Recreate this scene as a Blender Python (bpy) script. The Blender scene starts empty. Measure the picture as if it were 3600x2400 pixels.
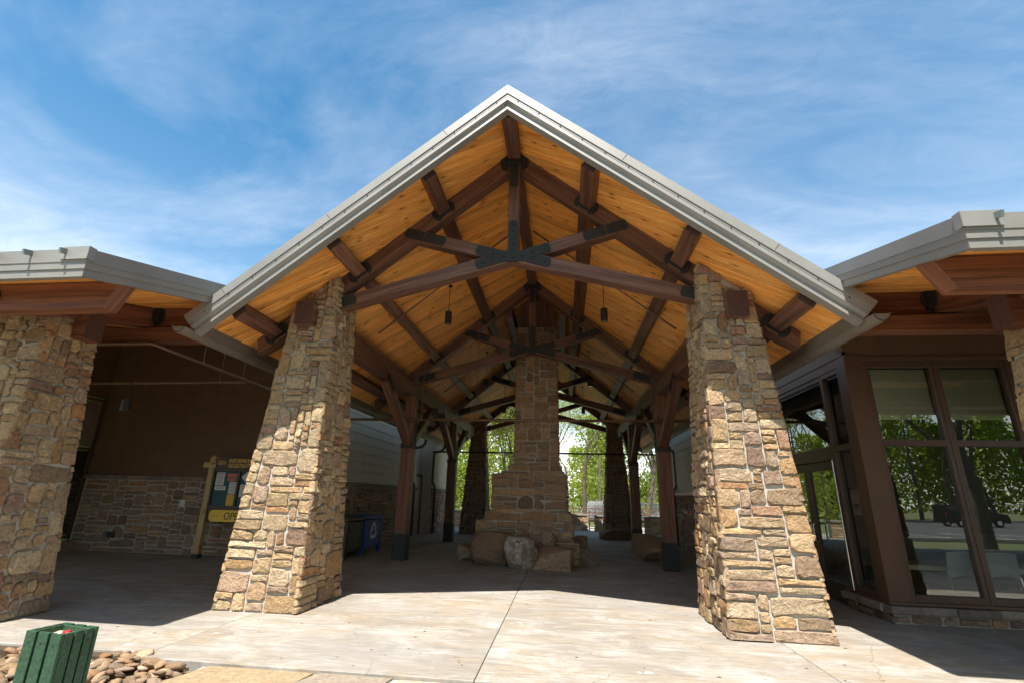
import bpy, bmesh, math, random
from math import radians, sin, cos, pi, sqrt, atan2
from mathutils import Vector, Matrix, noise as mnoise

S = bpy.context.scene
COL = S.collection
R0 = random.Random(7)

# ------------------------------------------------------------------ camera
H = 1.5
yaw, pitch, roll = .1238, .3040, .0249
cy_, sy_ = cos(yaw), sin(yaw); cp_, sp_ = cos(pitch), sin(pitch); cr_, sr_ = cos(roll), sin(roll)
fwd = Vector((-sy_ * cp_, cy_ * cp_, sp_)); rgt = Vector((cy_, sy_, 0)); upv = rgt.cross(fwd)
r2 = cr_ * rgt + sr_ * upv; u2 = -sr_ * rgt + cr_ * upv
cam_d = bpy.data.cameras.new("camera"); cam = bpy.data.objects.new("camera", cam_d); COL.objects.link(cam)
CAMP = Vector((.5046 * H, 0, H))
m = Matrix(((r2.x, u2.x, -fwd.x, CAMP.x), (r2.y, u2.y, -fwd.y, CAMP.y), (r2.z, u2.z, -fwd.z, CAMP.z), (0, 0, 0, 1)))
cam.matrix_world = m
cam_d.sensor_width = 36; cam_d.lens = 1714.72 * 36 / 3600
cam_d.shift_x = (1800 - 1769.3) / 3600; cam_d.shift_y = (1206.3 - 1200) / 3600
cam_d.clip_start = .05; cam_d.clip_end = 2000
S.camera = cam

# ------------------------------------------------------------------ light
SUN = Vector((-.553, -3.555, 7.45)).normalized()
sun_el = math.asin(SUN.z); sun_rot = atan2(SUN.x, SUN.y)
world = bpy.data.worlds.new("World"); S.world = world; world.use_nodes = True
wn = world.node_tree; wn.nodes.clear()
w_out = wn.nodes.new('ShaderNodeOutputWorld'); w_bg = wn.nodes.new('ShaderNodeBackground')
w_bg.inputs['Strength'].default_value = .15
sky = wn.nodes.new('ShaderNodeTexSky'); sky.sky_type = 'NISHITA'; sky.sun_disc = False
sky.sun_elevation = sun_el; sky.sun_rotation = sun_rot; sky.altitude = 0; sky.air_density = 1.0; sky.dust_density = .6; sky.ozone_density = 2.5
w_tc = wn.nodes.new('ShaderNodeTexCoord')
w_sep = wn.nodes.new('ShaderNodeSeparateXYZ'); wn.links.new(w_tc.outputs['Generated'], w_sep.inputs[0])
def wmath(op, a, b=None, clamp=False):
    n = wn.nodes.new('ShaderNodeMath'); n.operation = op; n.use_clamp = clamp
    for i, v in enumerate((a, b)):
        if v is None: continue
        if isinstance(v, (int, float)): n.inputs[i].default_value = v
        else: wn.links.new(v, n.inputs[i])
    return n.outputs[0]
zz = wmath('MAXIMUM', w_sep.outputs['Z'], .04)
zz = wmath('ADD', zz, .12)
cx = wmath('DIVIDE', w_sep.outputs['X'], zz); cyy = wmath('DIVIDE', w_sep.outputs['Y'], zz)
w_cmb = wn.nodes.new('ShaderNodeCombineXYZ'); wn.links.new(cx, w_cmb.inputs[0]); wn.links.new(cyy, w_cmb.inputs[1])
w_map = wn.nodes.new('ShaderNodeMapping'); wn.links.new(w_cmb.outputs[0], w_map.inputs['Vector'])
w_map.inputs['Rotation'].default_value = (0, 0, radians(38)); w_map.inputs['Scale'].default_value = (.62, 1.3, 1); w_map.inputs['Location'].default_value = (.55, .35, 0)
def wnoise(scale, detail, rough, dist):
    n = wn.nodes.new('ShaderNodeTexNoise'); n.inputs['Scale'].default_value = scale; n.inputs['Detail'].default_value = detail
    n.inputs['Roughness'].default_value = rough; n.inputs['Distortion'].default_value = dist
    wn.links.new(w_map.outputs[0], n.inputs['Vector']); return n.outputs['Fac']
n1 = wnoise(1.0, 6, .60, .9); n2 = wnoise(6.0, 12, .74, .8)
c1 = wmath('MULTIPLY', wmath('SUBTRACT', n1, .40, True), 3.0, True)
c2 = wmath('ADD', wmath('MULTIPLY', n2, 1.7), .02)
cl = wmath('MULTIPLY', c1, c2, True)
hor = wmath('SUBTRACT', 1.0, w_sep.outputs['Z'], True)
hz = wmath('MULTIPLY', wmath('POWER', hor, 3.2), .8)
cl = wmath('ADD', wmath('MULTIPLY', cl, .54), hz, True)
w_hsv = wn.nodes.new('ShaderNodeHueSaturation'); w_hsv.inputs['Saturation'].default_value = 1.34; w_hsv.inputs['Hue'].default_value = .484; w_hsv.inputs['Value'].default_value = .285
wn.links.new(sky.outputs[0], w_hsv.inputs['Color'])
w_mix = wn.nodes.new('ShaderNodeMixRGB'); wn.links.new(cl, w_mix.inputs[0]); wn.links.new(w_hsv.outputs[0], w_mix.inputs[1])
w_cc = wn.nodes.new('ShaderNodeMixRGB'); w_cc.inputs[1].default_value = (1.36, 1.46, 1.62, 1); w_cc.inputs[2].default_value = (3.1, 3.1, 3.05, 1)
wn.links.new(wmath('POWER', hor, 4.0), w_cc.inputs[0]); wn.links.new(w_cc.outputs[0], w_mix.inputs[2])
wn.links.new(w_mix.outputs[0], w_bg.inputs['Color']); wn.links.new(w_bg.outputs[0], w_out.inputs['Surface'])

sd = bpy.data.lights.new("sun", 'SUN'); sd.energy = 2.0; sd.angle = radians(.5); sd.color = (1, .95, .87)
so = bpy.data.objects.new("sun", sd); COL.objects.link(so); so.rotation_euler = SUN.to_track_quat('Z', 'Y').to_euler(); so.location = (0, -10, 20)

S.view_settings.view_transform = 'Standard'; S.view_settings.look = 'None'; S.view_settings.gamma = 1
S.view_settings.use_curve_mapping = False; S.view_settings.exposure = 2.32
S.render.engine = 'CYCLES'
S.cycles.max_bounces = 12; S.cycles.diffuse_bounces = 9; S.cycles.glossy_bounces = 5; S.cycles.transmission_bounces = 8; S.cycles.transparent_max_bounces = 16
S.cycles.sample_clamp_indirect = 6
S.cycles.caustics_reflective = False; S.cycles.caustics_refractive = False
try: S.cycles.use_denoising = True
except Exception: pass

# ------------------------------------------------------------------ node helper
class NT:
    def __init__(s, name):
        s.m = bpy.data.materials.new(name); s.m.use_nodes = True; s.t = s.m.node_tree
        s.b = s.t.nodes['Principled BSDF']; s.out = s.t.nodes['Material Output']
    def n(s, typ, props=None, **ins):
        x = s.t.nodes.new('ShaderNode' + typ)
        for k, v in (props or {}).items(): setattr(x, k, v)
        for k, v in ins.items(): s.set(x.inputs[k.replace('_', ' ')] if k.replace('_', ' ') in x.inputs else x.inputs[int(k[1:])], v)
        return x
    def set(s, sock, v):
        if hasattr(v, 'links') or isinstance(v, bpy.types.NodeSocket): s.t.links.new(v, sock)
        elif isinstance(v, tuple) and len(v) == 3 and sock.type == 'RGBA': sock.default_value = (*v, 1)
        else: sock.default_value = v
    def P(s, **ins):
        for k, v in ins.items(): s.set(s.b.inputs[k.replace('_', ' ')], v)
    def coord(s, which='Object'): return s.n('TexCoord').outputs[which]
    def map(s, vec, scale=(1, 1, 1), loc=(0, 0, 0), rot=(0, 0, 0)):
        return s.n('Mapping', Vector=vec, Scale=scale, Location=loc, Rotation=rot).outputs[0]
    def noise(s, vec, scale, detail=4, rough=.55, dist=0):
        return s.n('TexNoise', Vector=vec, Scale=scale, Detail=detail, Roughness=rough, Distortion=dist).outputs['Fac']
    def math(s, op, a, b=None, clamp=False):
        x = s.n('Math', dict(operation=op, use_clamp=clamp)); s.set(x.inputs[0], a)
        if b is not None: s.set(x.inputs[1], b)
        return x.outputs[0]
    def ramp(s, fac, stops, interp='LINEAR'):
        x = s.n('ValToRGB'); s.set(x.inputs[0], fac); e = x.color_ramp; e.interpolation = interp
        while len(e.elements) < len(stops): e.elements.new(.5)
        for el, (p, c) in zip(e.elements, stops): el.position = p; el.color = (*c, 1) if len(c) == 3 else c
        return x.outputs[0]
    def step(s, fac, lo, hi): return s.n('MapRange', dict(clamp=True), Value=fac, i1=lo, i2=hi).outputs[0]
    def mix(s, fac, a, b, mode='MIX'):
        x = s.n('MixRGB', dict(blend_type=mode)); s.set(x.inputs[0], fac); s.set(x.inputs[1], a); s.set(x.inputs[2], b); return x.outputs[0]
    def bump(s, h, strength=.5, dist=.01):
        s.set(s.b.inputs['Normal'], s.n('Bump', Height=h, Strength=strength, Distance=dist).outputs[0])
    def rnd(s):
        a = s.n('ObjectInfo').outputs['Random']; b = s.n('NewGeometry').outputs['Random Per Island']
        return s.math('FRACT', s.math('ADD', a, b))

def simple(name, col, rough=.5, metal=0, var=0, scale=8, bump=0):
    k = NT(name)
    if var:
        f = k.noise(k.coord(), scale, 5, .6)
        c = k.mix(k.step(f, .3, .7), tuple(x * (1 - var) for x in col), tuple(min(1, x * (1 + var)) for x in col)); k.P(Base_Color=c)
        if bump: k.bump(f, bump, .005)
    else: k.P(Base_Color=col)
    k.P(Roughness=rough, Metallic=metal); return k.m

def stone_mat(name, stops, lichen=.25, bump=.7, dark=.5):
    k = NT(name); r = k.rnd(); co = k.coord()
    off = k.n('CombineXYZ', X=k.math('MULTIPLY', r, 37.), Y=k.math('MULTIPLY', r, 91.), Z=k.math('MULTIPLY', r, 13.)).outputs[0]
    v = k.n('VectorMath', dict(operation='ADD'), i0=co, i1=off).outputs[0]
    base = k.ramp(r, stops)
    big = k.noise(v, 3.2, 5, .6, .5)
    r2 = k.math('FRACT', k.math('MULTIPLY', r, 7.31))
    other = k.ramp(r2, stops)
    c = k.mix(k.math('MULTIPLY', k.step(big, .46, .62), .38), base, other)
    r3 = k.math('FRACT', k.math('MULTIPLY', r, 17.77)); c = k.mix(1, c, k.ramp(r3, [(0, (.74, .72, .70)), (.5, (1, 1, 1)), (1, (1.2, 1.19, 1.17))]), 'MULTIPLY')
    st = k.noise(k.map(v, (1, 1, 2.2)), 9, 6, .68, .3)
    c = k.mix(k.math('MULTIPLY', k.step(st, .46, .70), dark), c, (.075, .05, .034))
    fine = k.noise(v, 26, 9, .68, .3)
    c = k.mix(1, c, k.ramp(fine, [(.3, (.62, .60, .58)), (.7, (1.22, 1.2, 1.18))]), 'MULTIPLY')
    if lichen:
        li = k.noise(v, 13, 5, .72)
        c = k.mix(k.math('MULTIPLY', k.step(li, .66, .74), lichen), c, (.55, .52, .45))
    k.P(Base_Color=c, Roughness=.88); k.b.inputs['Specular IOR Level'].default_value = .25
    rough = k.noise(v, 11, 8, .7, .4)
    k.bump(k.math('ADD', k.math('MULTIPLY', rough, 1.0), k.math('MULTIPLY', fine, .35)), bump, .09)
    return k.m
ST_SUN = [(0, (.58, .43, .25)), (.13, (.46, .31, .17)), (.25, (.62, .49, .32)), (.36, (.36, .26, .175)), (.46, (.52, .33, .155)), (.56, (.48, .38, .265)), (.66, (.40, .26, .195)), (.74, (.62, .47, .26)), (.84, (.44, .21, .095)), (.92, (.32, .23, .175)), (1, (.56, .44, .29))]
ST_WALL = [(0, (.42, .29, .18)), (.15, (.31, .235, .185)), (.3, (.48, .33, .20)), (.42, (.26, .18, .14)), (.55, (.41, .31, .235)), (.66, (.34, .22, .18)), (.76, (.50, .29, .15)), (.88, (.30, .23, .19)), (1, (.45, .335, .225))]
ST_CHIM = [(0, (.50, .33, .19)), (.15, (.32, .245, .17)), (.3, (.56, .36, .19)), (.42, (.40, .29, .195)), (.55, (.60, .37, .20)), (.66, (.30, .22, .16)), (.76, (.52, .36, .22)), (.88, (.42, .27, .185)), (1, (.54, .40, .25))]
M = {}
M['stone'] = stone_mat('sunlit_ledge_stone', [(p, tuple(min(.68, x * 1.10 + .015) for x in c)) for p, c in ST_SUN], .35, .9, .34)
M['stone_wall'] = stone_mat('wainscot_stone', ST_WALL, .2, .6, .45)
M['stone_chim'] = stone_mat('chimney_stone', ST_CHIM, .3, .6, .5)
M['boulder'] = stone_mat('boulder_stone', [(0, (.46, .36, .28)), (.3, (.54, .35, .21)), (.6, (.42, .33, .26)), (1, (.56, .43, .31))], .6, 1.1, .36)
M['rock'] = stone_mat('river_stone', [(0, (.34, .23, .14)), (.2, (.24, .17, .115)), (.4, (.42, .29, .165)), (.55, (.27, .21, .165)), (.7, (.32, .17, .08)), (.85, (.50, .41, .29)), (1, (.22, .15, .10))], .1, .4, .35)
M['flag'] = stone_mat('flagstone', [(0, (.42, .36, .28)), (.3, (.36, .315, .26)), (.6, (.46, .40, .33)), (.8, (.44, .34, .21)), (1, (.38, .335, .285))], .1, .10, .22)
M['cap'] = stone_mat('capstone', [(0, (.30, .25, .21)), (.5, (.25, .215, .19)), (1, (.34, .285, .235))], .15, .4, .25)
def mortar():
    k = NT('mortar'); f = k.noise(k.coord(), 30, 5, .6); g = k.noise(k.coord(), 1.5, 3)
    k.P(Base_Color=k.mix(k.step(g, .3, .7), (.40, .37, .325), (.49, .455, .40)), Roughness=.95); k.bump(f, .6, .012); return k.m
M['mortar'] = mortar()

def white_boulder():
    k = NT('pale_cracked_boulder'); co = k.coord()
    w = k.n('VectorMath', dict(operation='ADD'), i0=co, i1=k.n('VectorMath', dict(operation='SCALE'), i0=k.n('TexNoise', Vector=co, Scale=4., Detail=6.).outputs['Color'], Scale=.22).outputs[0]).outputs[0]
    vo = k.n('TexVoronoi', dict(feature='DISTANCE_TO_EDGE'), Vector=w, Scale=7.).outputs['Distance']
    cr = k.step(vo, .0, .035)
    n = k.noise(co, 4, 6, .6); n2 = k.noise(co, 20, 6, .7)
    c = k.mix(k.step(n, .4, .62), (.56, .49, .41), (.34, .25, .17)); c = k.mix(k.math('MULTIPLY', k.step(n2, .5, .7), .5), c, (.70, .66, .60))
    cm = k.noise(co, 2.2, 3, .5); c = k.mix(k.math('ADD', cr, k.step(cm, .45, .62), True), (.12, .095, .075), c); lo = k.noise(co, 1.6, 4, .6); c = k.mix(k.math('MULTIPLY', k.step(lo, .5, .62), .5), c, (.30, .19, .10))
    k.P(Base_Color=c, Roughness=.9); k.bump(k.math('ADD', k.math('MULTIPLY', cr, .8), n2), .9, .03); return k.m
M['pale_boulder'] = white_boulder()

def wood(name, c0, c1, dark, gscale=(1.2, 26), knots=0, rough=.6, weather=None):
    k = NT(name); uv = k.coord('UV'); r = k.rnd()
    v = k.n('VectorMath', dict(operation='ADD'), i0=uv, i1=k.n('CombineXYZ', X=k.math('MULTIPLY', r, 53.), Y=k.math('MULTIPLY', r, 29.)).outputs[0]).outputs[0]
    warp = k.n('TexNoise', Vector=k.map(v, (.8, 3, 1)), Scale=1., Detail=2.).outputs['Color']
    v2 = k.n('VectorMath', dict(operation='ADD'), i0=v, i1=k.n('VectorMath', dict(operation='MULTIPLY'), i0=warp, i1=(0., .12, 0.)).outputs[0]).outputs[0]
    g = k.noise(k.map(v2, (gscale[0], gscale[1], 1)), 1., 6, .66, .25)
    g2 = k.noise(k.map(v2, (gscale[0] * 1.7, gscale[1] * 2.3, 1)), 1., 5, .66)
    c = k.mix(k.step(g, .38, .62), c0, c1)
    c = k.mix(k.math('MULTIPLY', k.step(g2, .52, .66), .72), c, dark)
    c = k.mix(1, c, k.ramp(r, [(0, (.78, .76, .74)), (.5, (1, 1, 1)), (1, (1.2, 1.18, 1.14))]), 'MULTIPLY')
    if knots:
        kv = k.map(v, (2.3, 6.5, 1))
        vo = k.n('TexVoronoi', dict(voronoi_dimensions='2D'), Vector=kv, Scale=1.)
        d = k.math('ADD', vo.outputs['Distance'], k.math('MULTIPLY', k.noise(kv, 3, 3), .06))
        sel = k.n('SeparateColor', Color=vo.outputs['Color']).outputs[0]
        kn = k.math('MULTIPLY', k.math('SUBTRACT', 1., k.step(d, .09, .16)), k.step(sel, .66, .68))
        c = k.mix(k.math('MULTIPLY', kn, .92), c, (.05, .022, .008))
        halo = k.math('MULTIPLY', k.math('SUBTRACT', 1., k.step(d, .12, .32)), k.step(sel, .66, .68))
        c = k.mix(k.math('MULTIPLY', halo, .45), c, tuple(x * .5 for x in c0))
    k.P(Base_Color=c, Roughness=rough); k.bump(g2, .25, .004); return k.m
M['timber'] = wood('stained_timber', (.098, .045, .030), (.215, .104, .068), (.026, .014, .011), (.5, 11), rough=.5)
M['timber_red'] = wood('red_stained_timber', (.105, .039, .021), (.235, .092, .044), (.020, .009, .006), (.45, 10), rough=.5)
M['endgrain'] = simple('timber_end_grain', (.075, .034, .024), .75, 0, .3, 30, .3)
M['deck'] = wood('pine_deck', (.80, .315, .058), (.94, .49, .14), (.56, .19, .03), (.8, 11), knots=1, rough=.5)
M['post_wood'] = wood('treated_pine', (.42, .29, .12), (.56, .41, .19), (.28, .18, .07), (1, 16), knots=1, rough=.7)
M['steel'] = simple('black_steel', (.019, .0185, .018), .62, .0, .3, 20)
def leaf_like(name, c):
    k = NT(name); t = k.t; t.nodes.remove(k.b); d = k.n('BsdfDiffuse'); d.inputs[0].default_value = (*c, 1); tl = k.n('BsdfTranslucent'); tl.inputs[0].default_value = (*c, 1)
    mx = k.n('MixShader'); mx.inputs[0].default_value = .55; t.links.new(d.outputs[0], mx.inputs[1]); t.links.new(tl.outputs[0], mx.inputs[2]); t.links.new(mx.outputs[0], k.out.inputs['Surface']); return k.m
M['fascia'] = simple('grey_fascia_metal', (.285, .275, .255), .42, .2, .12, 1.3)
M['wing_fascia'] = simple('warm_grey_fascia_metal', (.265, .252, .23), .42, .2, .12, 1.3)  # slightly darker, warmer grey for the porch wings
M['gutter'] = simple('taupe_gutter_metal', (.23, .20, .165), .45, .2, .08, 2)
M['roofmetal'] = simple('green_grey_roof_metal', (.22, .25, .235), .4, .3, .05, 3)
M['brown_siding'] = simple('brown_fibre_siding', (.135, .075, .039), .65, 0, .14, 3)
M['tan_siding'] = simple('taupe_fibre_siding', (.52, .455, .345), .65, 0, .08, 3)
M['trim'] = simple('brown_trim_metal', (.13, .07, .042), .45, .1, .07, 4)
M['frame'] = simple('bronze_window_frame', (.115, .068, .05), .4, .2, .05, 6)
M['doorframe'] = simple('dark_bronze_door', (.07, .045, .036), .4, .2, .05, 6)
M['blind'] = simple('pale_roller_shade', (.82, .82, .60), .9, 0, .04, 5)
M['green_shade'] = leaf_like('green_roller_shade', (.42, .52, .27))
M['chrome'] = simple('brushed_steel', (.55, .55, .55), .22, 1)
M['pipe'] = simple('brown_painted_pipe', (.20, .12, .075), .45, .1, .08, 6)
M['darkpipe'] = simple('dark_painted_pipe', (.045, .035, .03), .45, .1)
M['downspout'] = simple('charcoal_downspout', (.06, .06, .064), .4, .2)
M['lampbody'] = simple('bronze_lamp_metal', (.045, .038, .033), .4, .5)
M['lens'] = simple('lamp_reflector', (.85, .83, .78), .15, .9)
M['interior'] = simple('dark_interior', (.09, .07, .05), .8)
M['interior_floor'] = simple('interior_floor', (.05, .045, .04), .5)
M['table'] = simple('pale_wood_top', (.78, .62, .40), .4, 0, .06, 4)
M['chair'] = simple('white_plastic', (.48, .50, .48), .5)
M['blue'] = simple('blue_bin_paint', (.010, .062, .33), .4, .1, .1, 8)
M['brownbin'] = simple('brown_bin_paint', (.035, .026, .02), .45, .1, .1, 8)
M['white'] = simple('white_print', (.72, .72, .70), .7)
M['green'] = simple('recycled_green_plastic', (.022, .066, .032), .65, 0, .5, 55, .4)
M['sand'] = simple('sand', (.5, .38, .25), .95, 0, .3, 90, .6)
M['red'] = simple('red_wrapper', (.55, .03, .04), .3)
M['signbrown'] = simple('sign_brown', (.05, .028, .017), .5)
M['signyellow'] = simple('sign_yellow', (.88, .54, .025), .45, 0, .08, 10)
M['lettering'] = simple('yellow_lettering', (.9, .55, .04), .5)
M['blackink'] = simple('black_lettering', (.012, .012, .012), .5)
M['boardblue'] = simple('teal_pin_board', (.035, .10, .12), .8, 0, .1, 40)
M['paper'] = simple('white_paper', (.66, .64, .64), .7)
M['paperred'] = simple('coral_paper', (.62, .16, .12), .7)
M['paperyellow'] = simple('yellow_poster', (.75, .42, .03), .6)
M['ink'] = simple('grey_print', (.22, .22, .24), .7)
M['asphalt'] = simple('asphalt', (.04, .04, .041), .9, 0, .2, 6)
M['paint'] = simple('road_paint', (.7, .7, .68), .7)
M['kerb'] = simple('kerb_concrete', (.45, .43, .39), .9, 0, .1, 5)
M['roofgrey'] = simple('grey_shingle', (.16, .15, .145), .9, 0, .25, 10)
M['rust'] = simple('rust_rail', (.16, .07, .035), .7, 0, .2, 12)
M['vanpaint'] = simple('dark_car_paint', (.012, .012, .014), .15, .3)
M['rubber'] = simple('rubber', (.02, .02, .02), .8)
M['carglass'] = simple('car_glass', (.01, .012, .014), .05)
M['carlamp'] = simple('red_tail_lamp', (.3, .01, .01), .2)

def ground_mat(name, a, b, sc=1.2):
    k = NT(name); co = k.coord(); n = k.noise(co, sc, 6, .65); n2 = k.noise(co, sc * 30, 4, .7)
    c = k.mix(k.step(n, .38, .62), a, b); c = k.mix(1, c, k.ramp(n2, [(.3, (.7, .7, .7)), (.7, (1.25, 1.25, 1.2))]), 'MULTIPLY')
    k.P(Base_Color=c, Roughness=.95); k.bump(n2, .6, .03); return k.m
M['grass'] = ground_mat('spring_grass', (.085, .135, .03), (.17, .15, .07), .35)
M['soil'] = ground_mat('sandy_soil', (.17, .115, .07), (.25, .18, .11), 2)
M['lot'] = ground_mat('grey_parking_asphalt', (.075, .075, .074), (.10, .10, .098), .2)

def concrete():
    k = NT('stained_concrete'); co = k.coord(); r = k.rnd()
    off = k.n('CombineXYZ', X=k.math('MULTIPLY', r, 17.), Y=k.math('MULTIPLY', r, 41.)).outputs[0]
    v = k.n('VectorMath', dict(operation='ADD'), i0=co, i1=off).outputs[0]
    a = k.noise(k.map(v, (.55, 1.0, 1)), 1., 7, .66, .8)
    b = k.noise(k.map(v, (1.0, 2.0, 1)), 1.1, 10, .74, 1.0)
    d = k.noise(k.map(v, (.8, 1.5, 1), (5, 3, 0)), .9, 8, .70, .7)
    broom = k.noise(k.map(co, (3, 70, 1)), 1., 5, .65)
    streak = k.noise(k.map(v, (1.3, 17, 1)), 1., 9, .72, .35)
    grit = k.noise(co, 160, 3, .7)
    c = k.mix(k.step(a, .36, .62), (.256, .227, .190), (.335, .294, .236))
    c = k.mix(k.math('MULTIPLY', k.step(d, .49, .64), .7), c, (.345, .262, .168))
    c = k.mix(k.math('MULTIPLY', k.step(b, .45, .67), .85), c, (.455, .447, .43))
    c = k.mix(k.math('MULTIPLY', k.step(streak, .48, .64), .6), c, (.205, .185, .165)); hf = k.noise(k.map(v, (5, 60, 1)), 1., 6, .75, .2); c = k.mix(1, c, k.ramp(hf, [(.32, (.80, .79, .78)), (.68, (1.17, 1.17, 1.17))]), 'MULTIPLY')
    g2 = k.noise(k.map(v, (.35, .5, 1), (9, 2, 0)), 1., 5, .6, .4); c = k.mix(k.math('MULTIPLY', k.step(g2, .52, .66), .45), c, (.27, .255, .24))
    sp = k.noise(v, 3.6, 3, .6); c = k.mix(k.math('MULTIPLY', k.step(sp, .70, .74), .7), c, (.56, .55, .52))
    dk = k.noise(v, 9, 2, .5); c = k.mix(k.math('MULTIPLY', k.step(dk, .735, .75), .7), c, (.12, .08, .05))
    cv = k.n('VectorMath', dict(operation='ADD'), i0=v, i1=k.n('VectorMath', dict(operation='SCALE'), i0=k.n('TexNoise', Vector=v, Scale=1.6, Detail=5.).outputs['Color'], Scale=.5).outputs[0]).outputs[0]
    ck = k.n('TexVoronoi', dict(feature='DISTANCE_TO_EDGE'), Vector=cv, Scale=.42).outputs['Distance']
    c = k.mix(k.math('MULTIPLY', k.math('SUBTRACT', 1., k.step(ck, .0, .0035)), k.math('MULTIPLY', k.step(a, .46, .56), .6)), c, (.13, .10, .075))
    c = k.mix(1, c, k.ramp(broom, [(.3, (.82, .82, .82)), (.7, (1.16, 1.16, 1.16))]), 'MULTIPLY')
    c = k.mix(1, c, k.ramp(grit, [(.3, (.9, .9, .9)), (.7, (1.08, 1.08, 1.08))]), 'MULTIPLY')
    k.P(Base_Color=c, Roughness=.75); k.b.inputs['Specular IOR Level'].default_value = .3
    k.bump(k.math('ADD', broom, streak), .2, .006); return k.m
M['concrete'] = concrete()
M['joint'] = simple('joint_dirt', (.07, .045, .025), .95)

def glass(name, tint, refl):
    k = NT(name); t = k.t; t.nodes.remove(k.b)
    tr = k.n('BsdfTransparent'); tr.inputs[0].default_value = (*tint, 1)
    gl = k.n('BsdfGlossy'); gl.inputs['Roughness'].default_value = .003; gl.inputs[0].default_value = (.92, .97, .93, 1)
    fr = k.n('Fresnel', IOR=1.5).outputs[0]
    nz = k.noise(k.coord(), .9, 1, .4)
    bp = k.n('Bump', Height=nz, Strength=.04, Distance=.05).outputs[0]; t.links.new(bp, gl.inputs['Normal'])
    f = k.math('ADD', k.math('MULTIPLY', fr, 1.4), refl, True)
    mx = k.n('MixShader'); t.links.new(f, mx.inputs[0]); t.links.new(tr.outputs[0], mx.inputs[1]); t.links.new(gl.outputs[0], mx.inputs[2])
    t.links.new(mx.outputs[0], k.out.inputs['Surface']); return k.m
M['glass'] = glass('tinted_glass', (.94, .985, .93), .13)

def leaf(name, cols, trans=.5):
    k = NT(name); t = k.t; t.nodes.remove(k.b)
    r = k.n('NewGeometry').outputs['Random Per Island']
    c = k.ramp(r, [(i / (len(cols) - 1), q) for i, q in enumerate(cols)])
    d = k.n('BsdfDiffuse'); tl = k.n('BsdfTranslucent'); t.links.new(c, d.inputs[0]); 
    c2 = k.mix(1, c, (1.25, 1.3, .7), 'MULTIPLY'); t.links.new(c2, tl.inputs[0])
    mx = k.n('MixShader'); mx.inputs[0].default_value = trans
    t.links.new(d.outputs[0], mx.inputs[1]); t.links.new(tl.outputs[0], mx.inputs[2]); t.links.new(mx.outputs[0], k.out.inputs['Surface']); return k.m
M['leaf'] = leaf('spring_leaves', [(.24, .31, .05), (.34, .39, .07), (.42, .43, .10), (.15, .22, .045), (.28, .34, .08)], .6)
M['cedar'] = leaf('cedar_foliage', [(.18, .19, .06), (.28, .26, .09), (.14, .16, .05), (.34, .31, .13)], .4)
M['leafdark'] = leaf('wood_leaves', [(.17, .26, .04), (.26, .33, .06), (.33, .38, .08), (.10, .16, .035)], .65)
M['bark'] = ground_mat('bark', (.085, .065, .05), (.15, .12, .095), 5)

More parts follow.
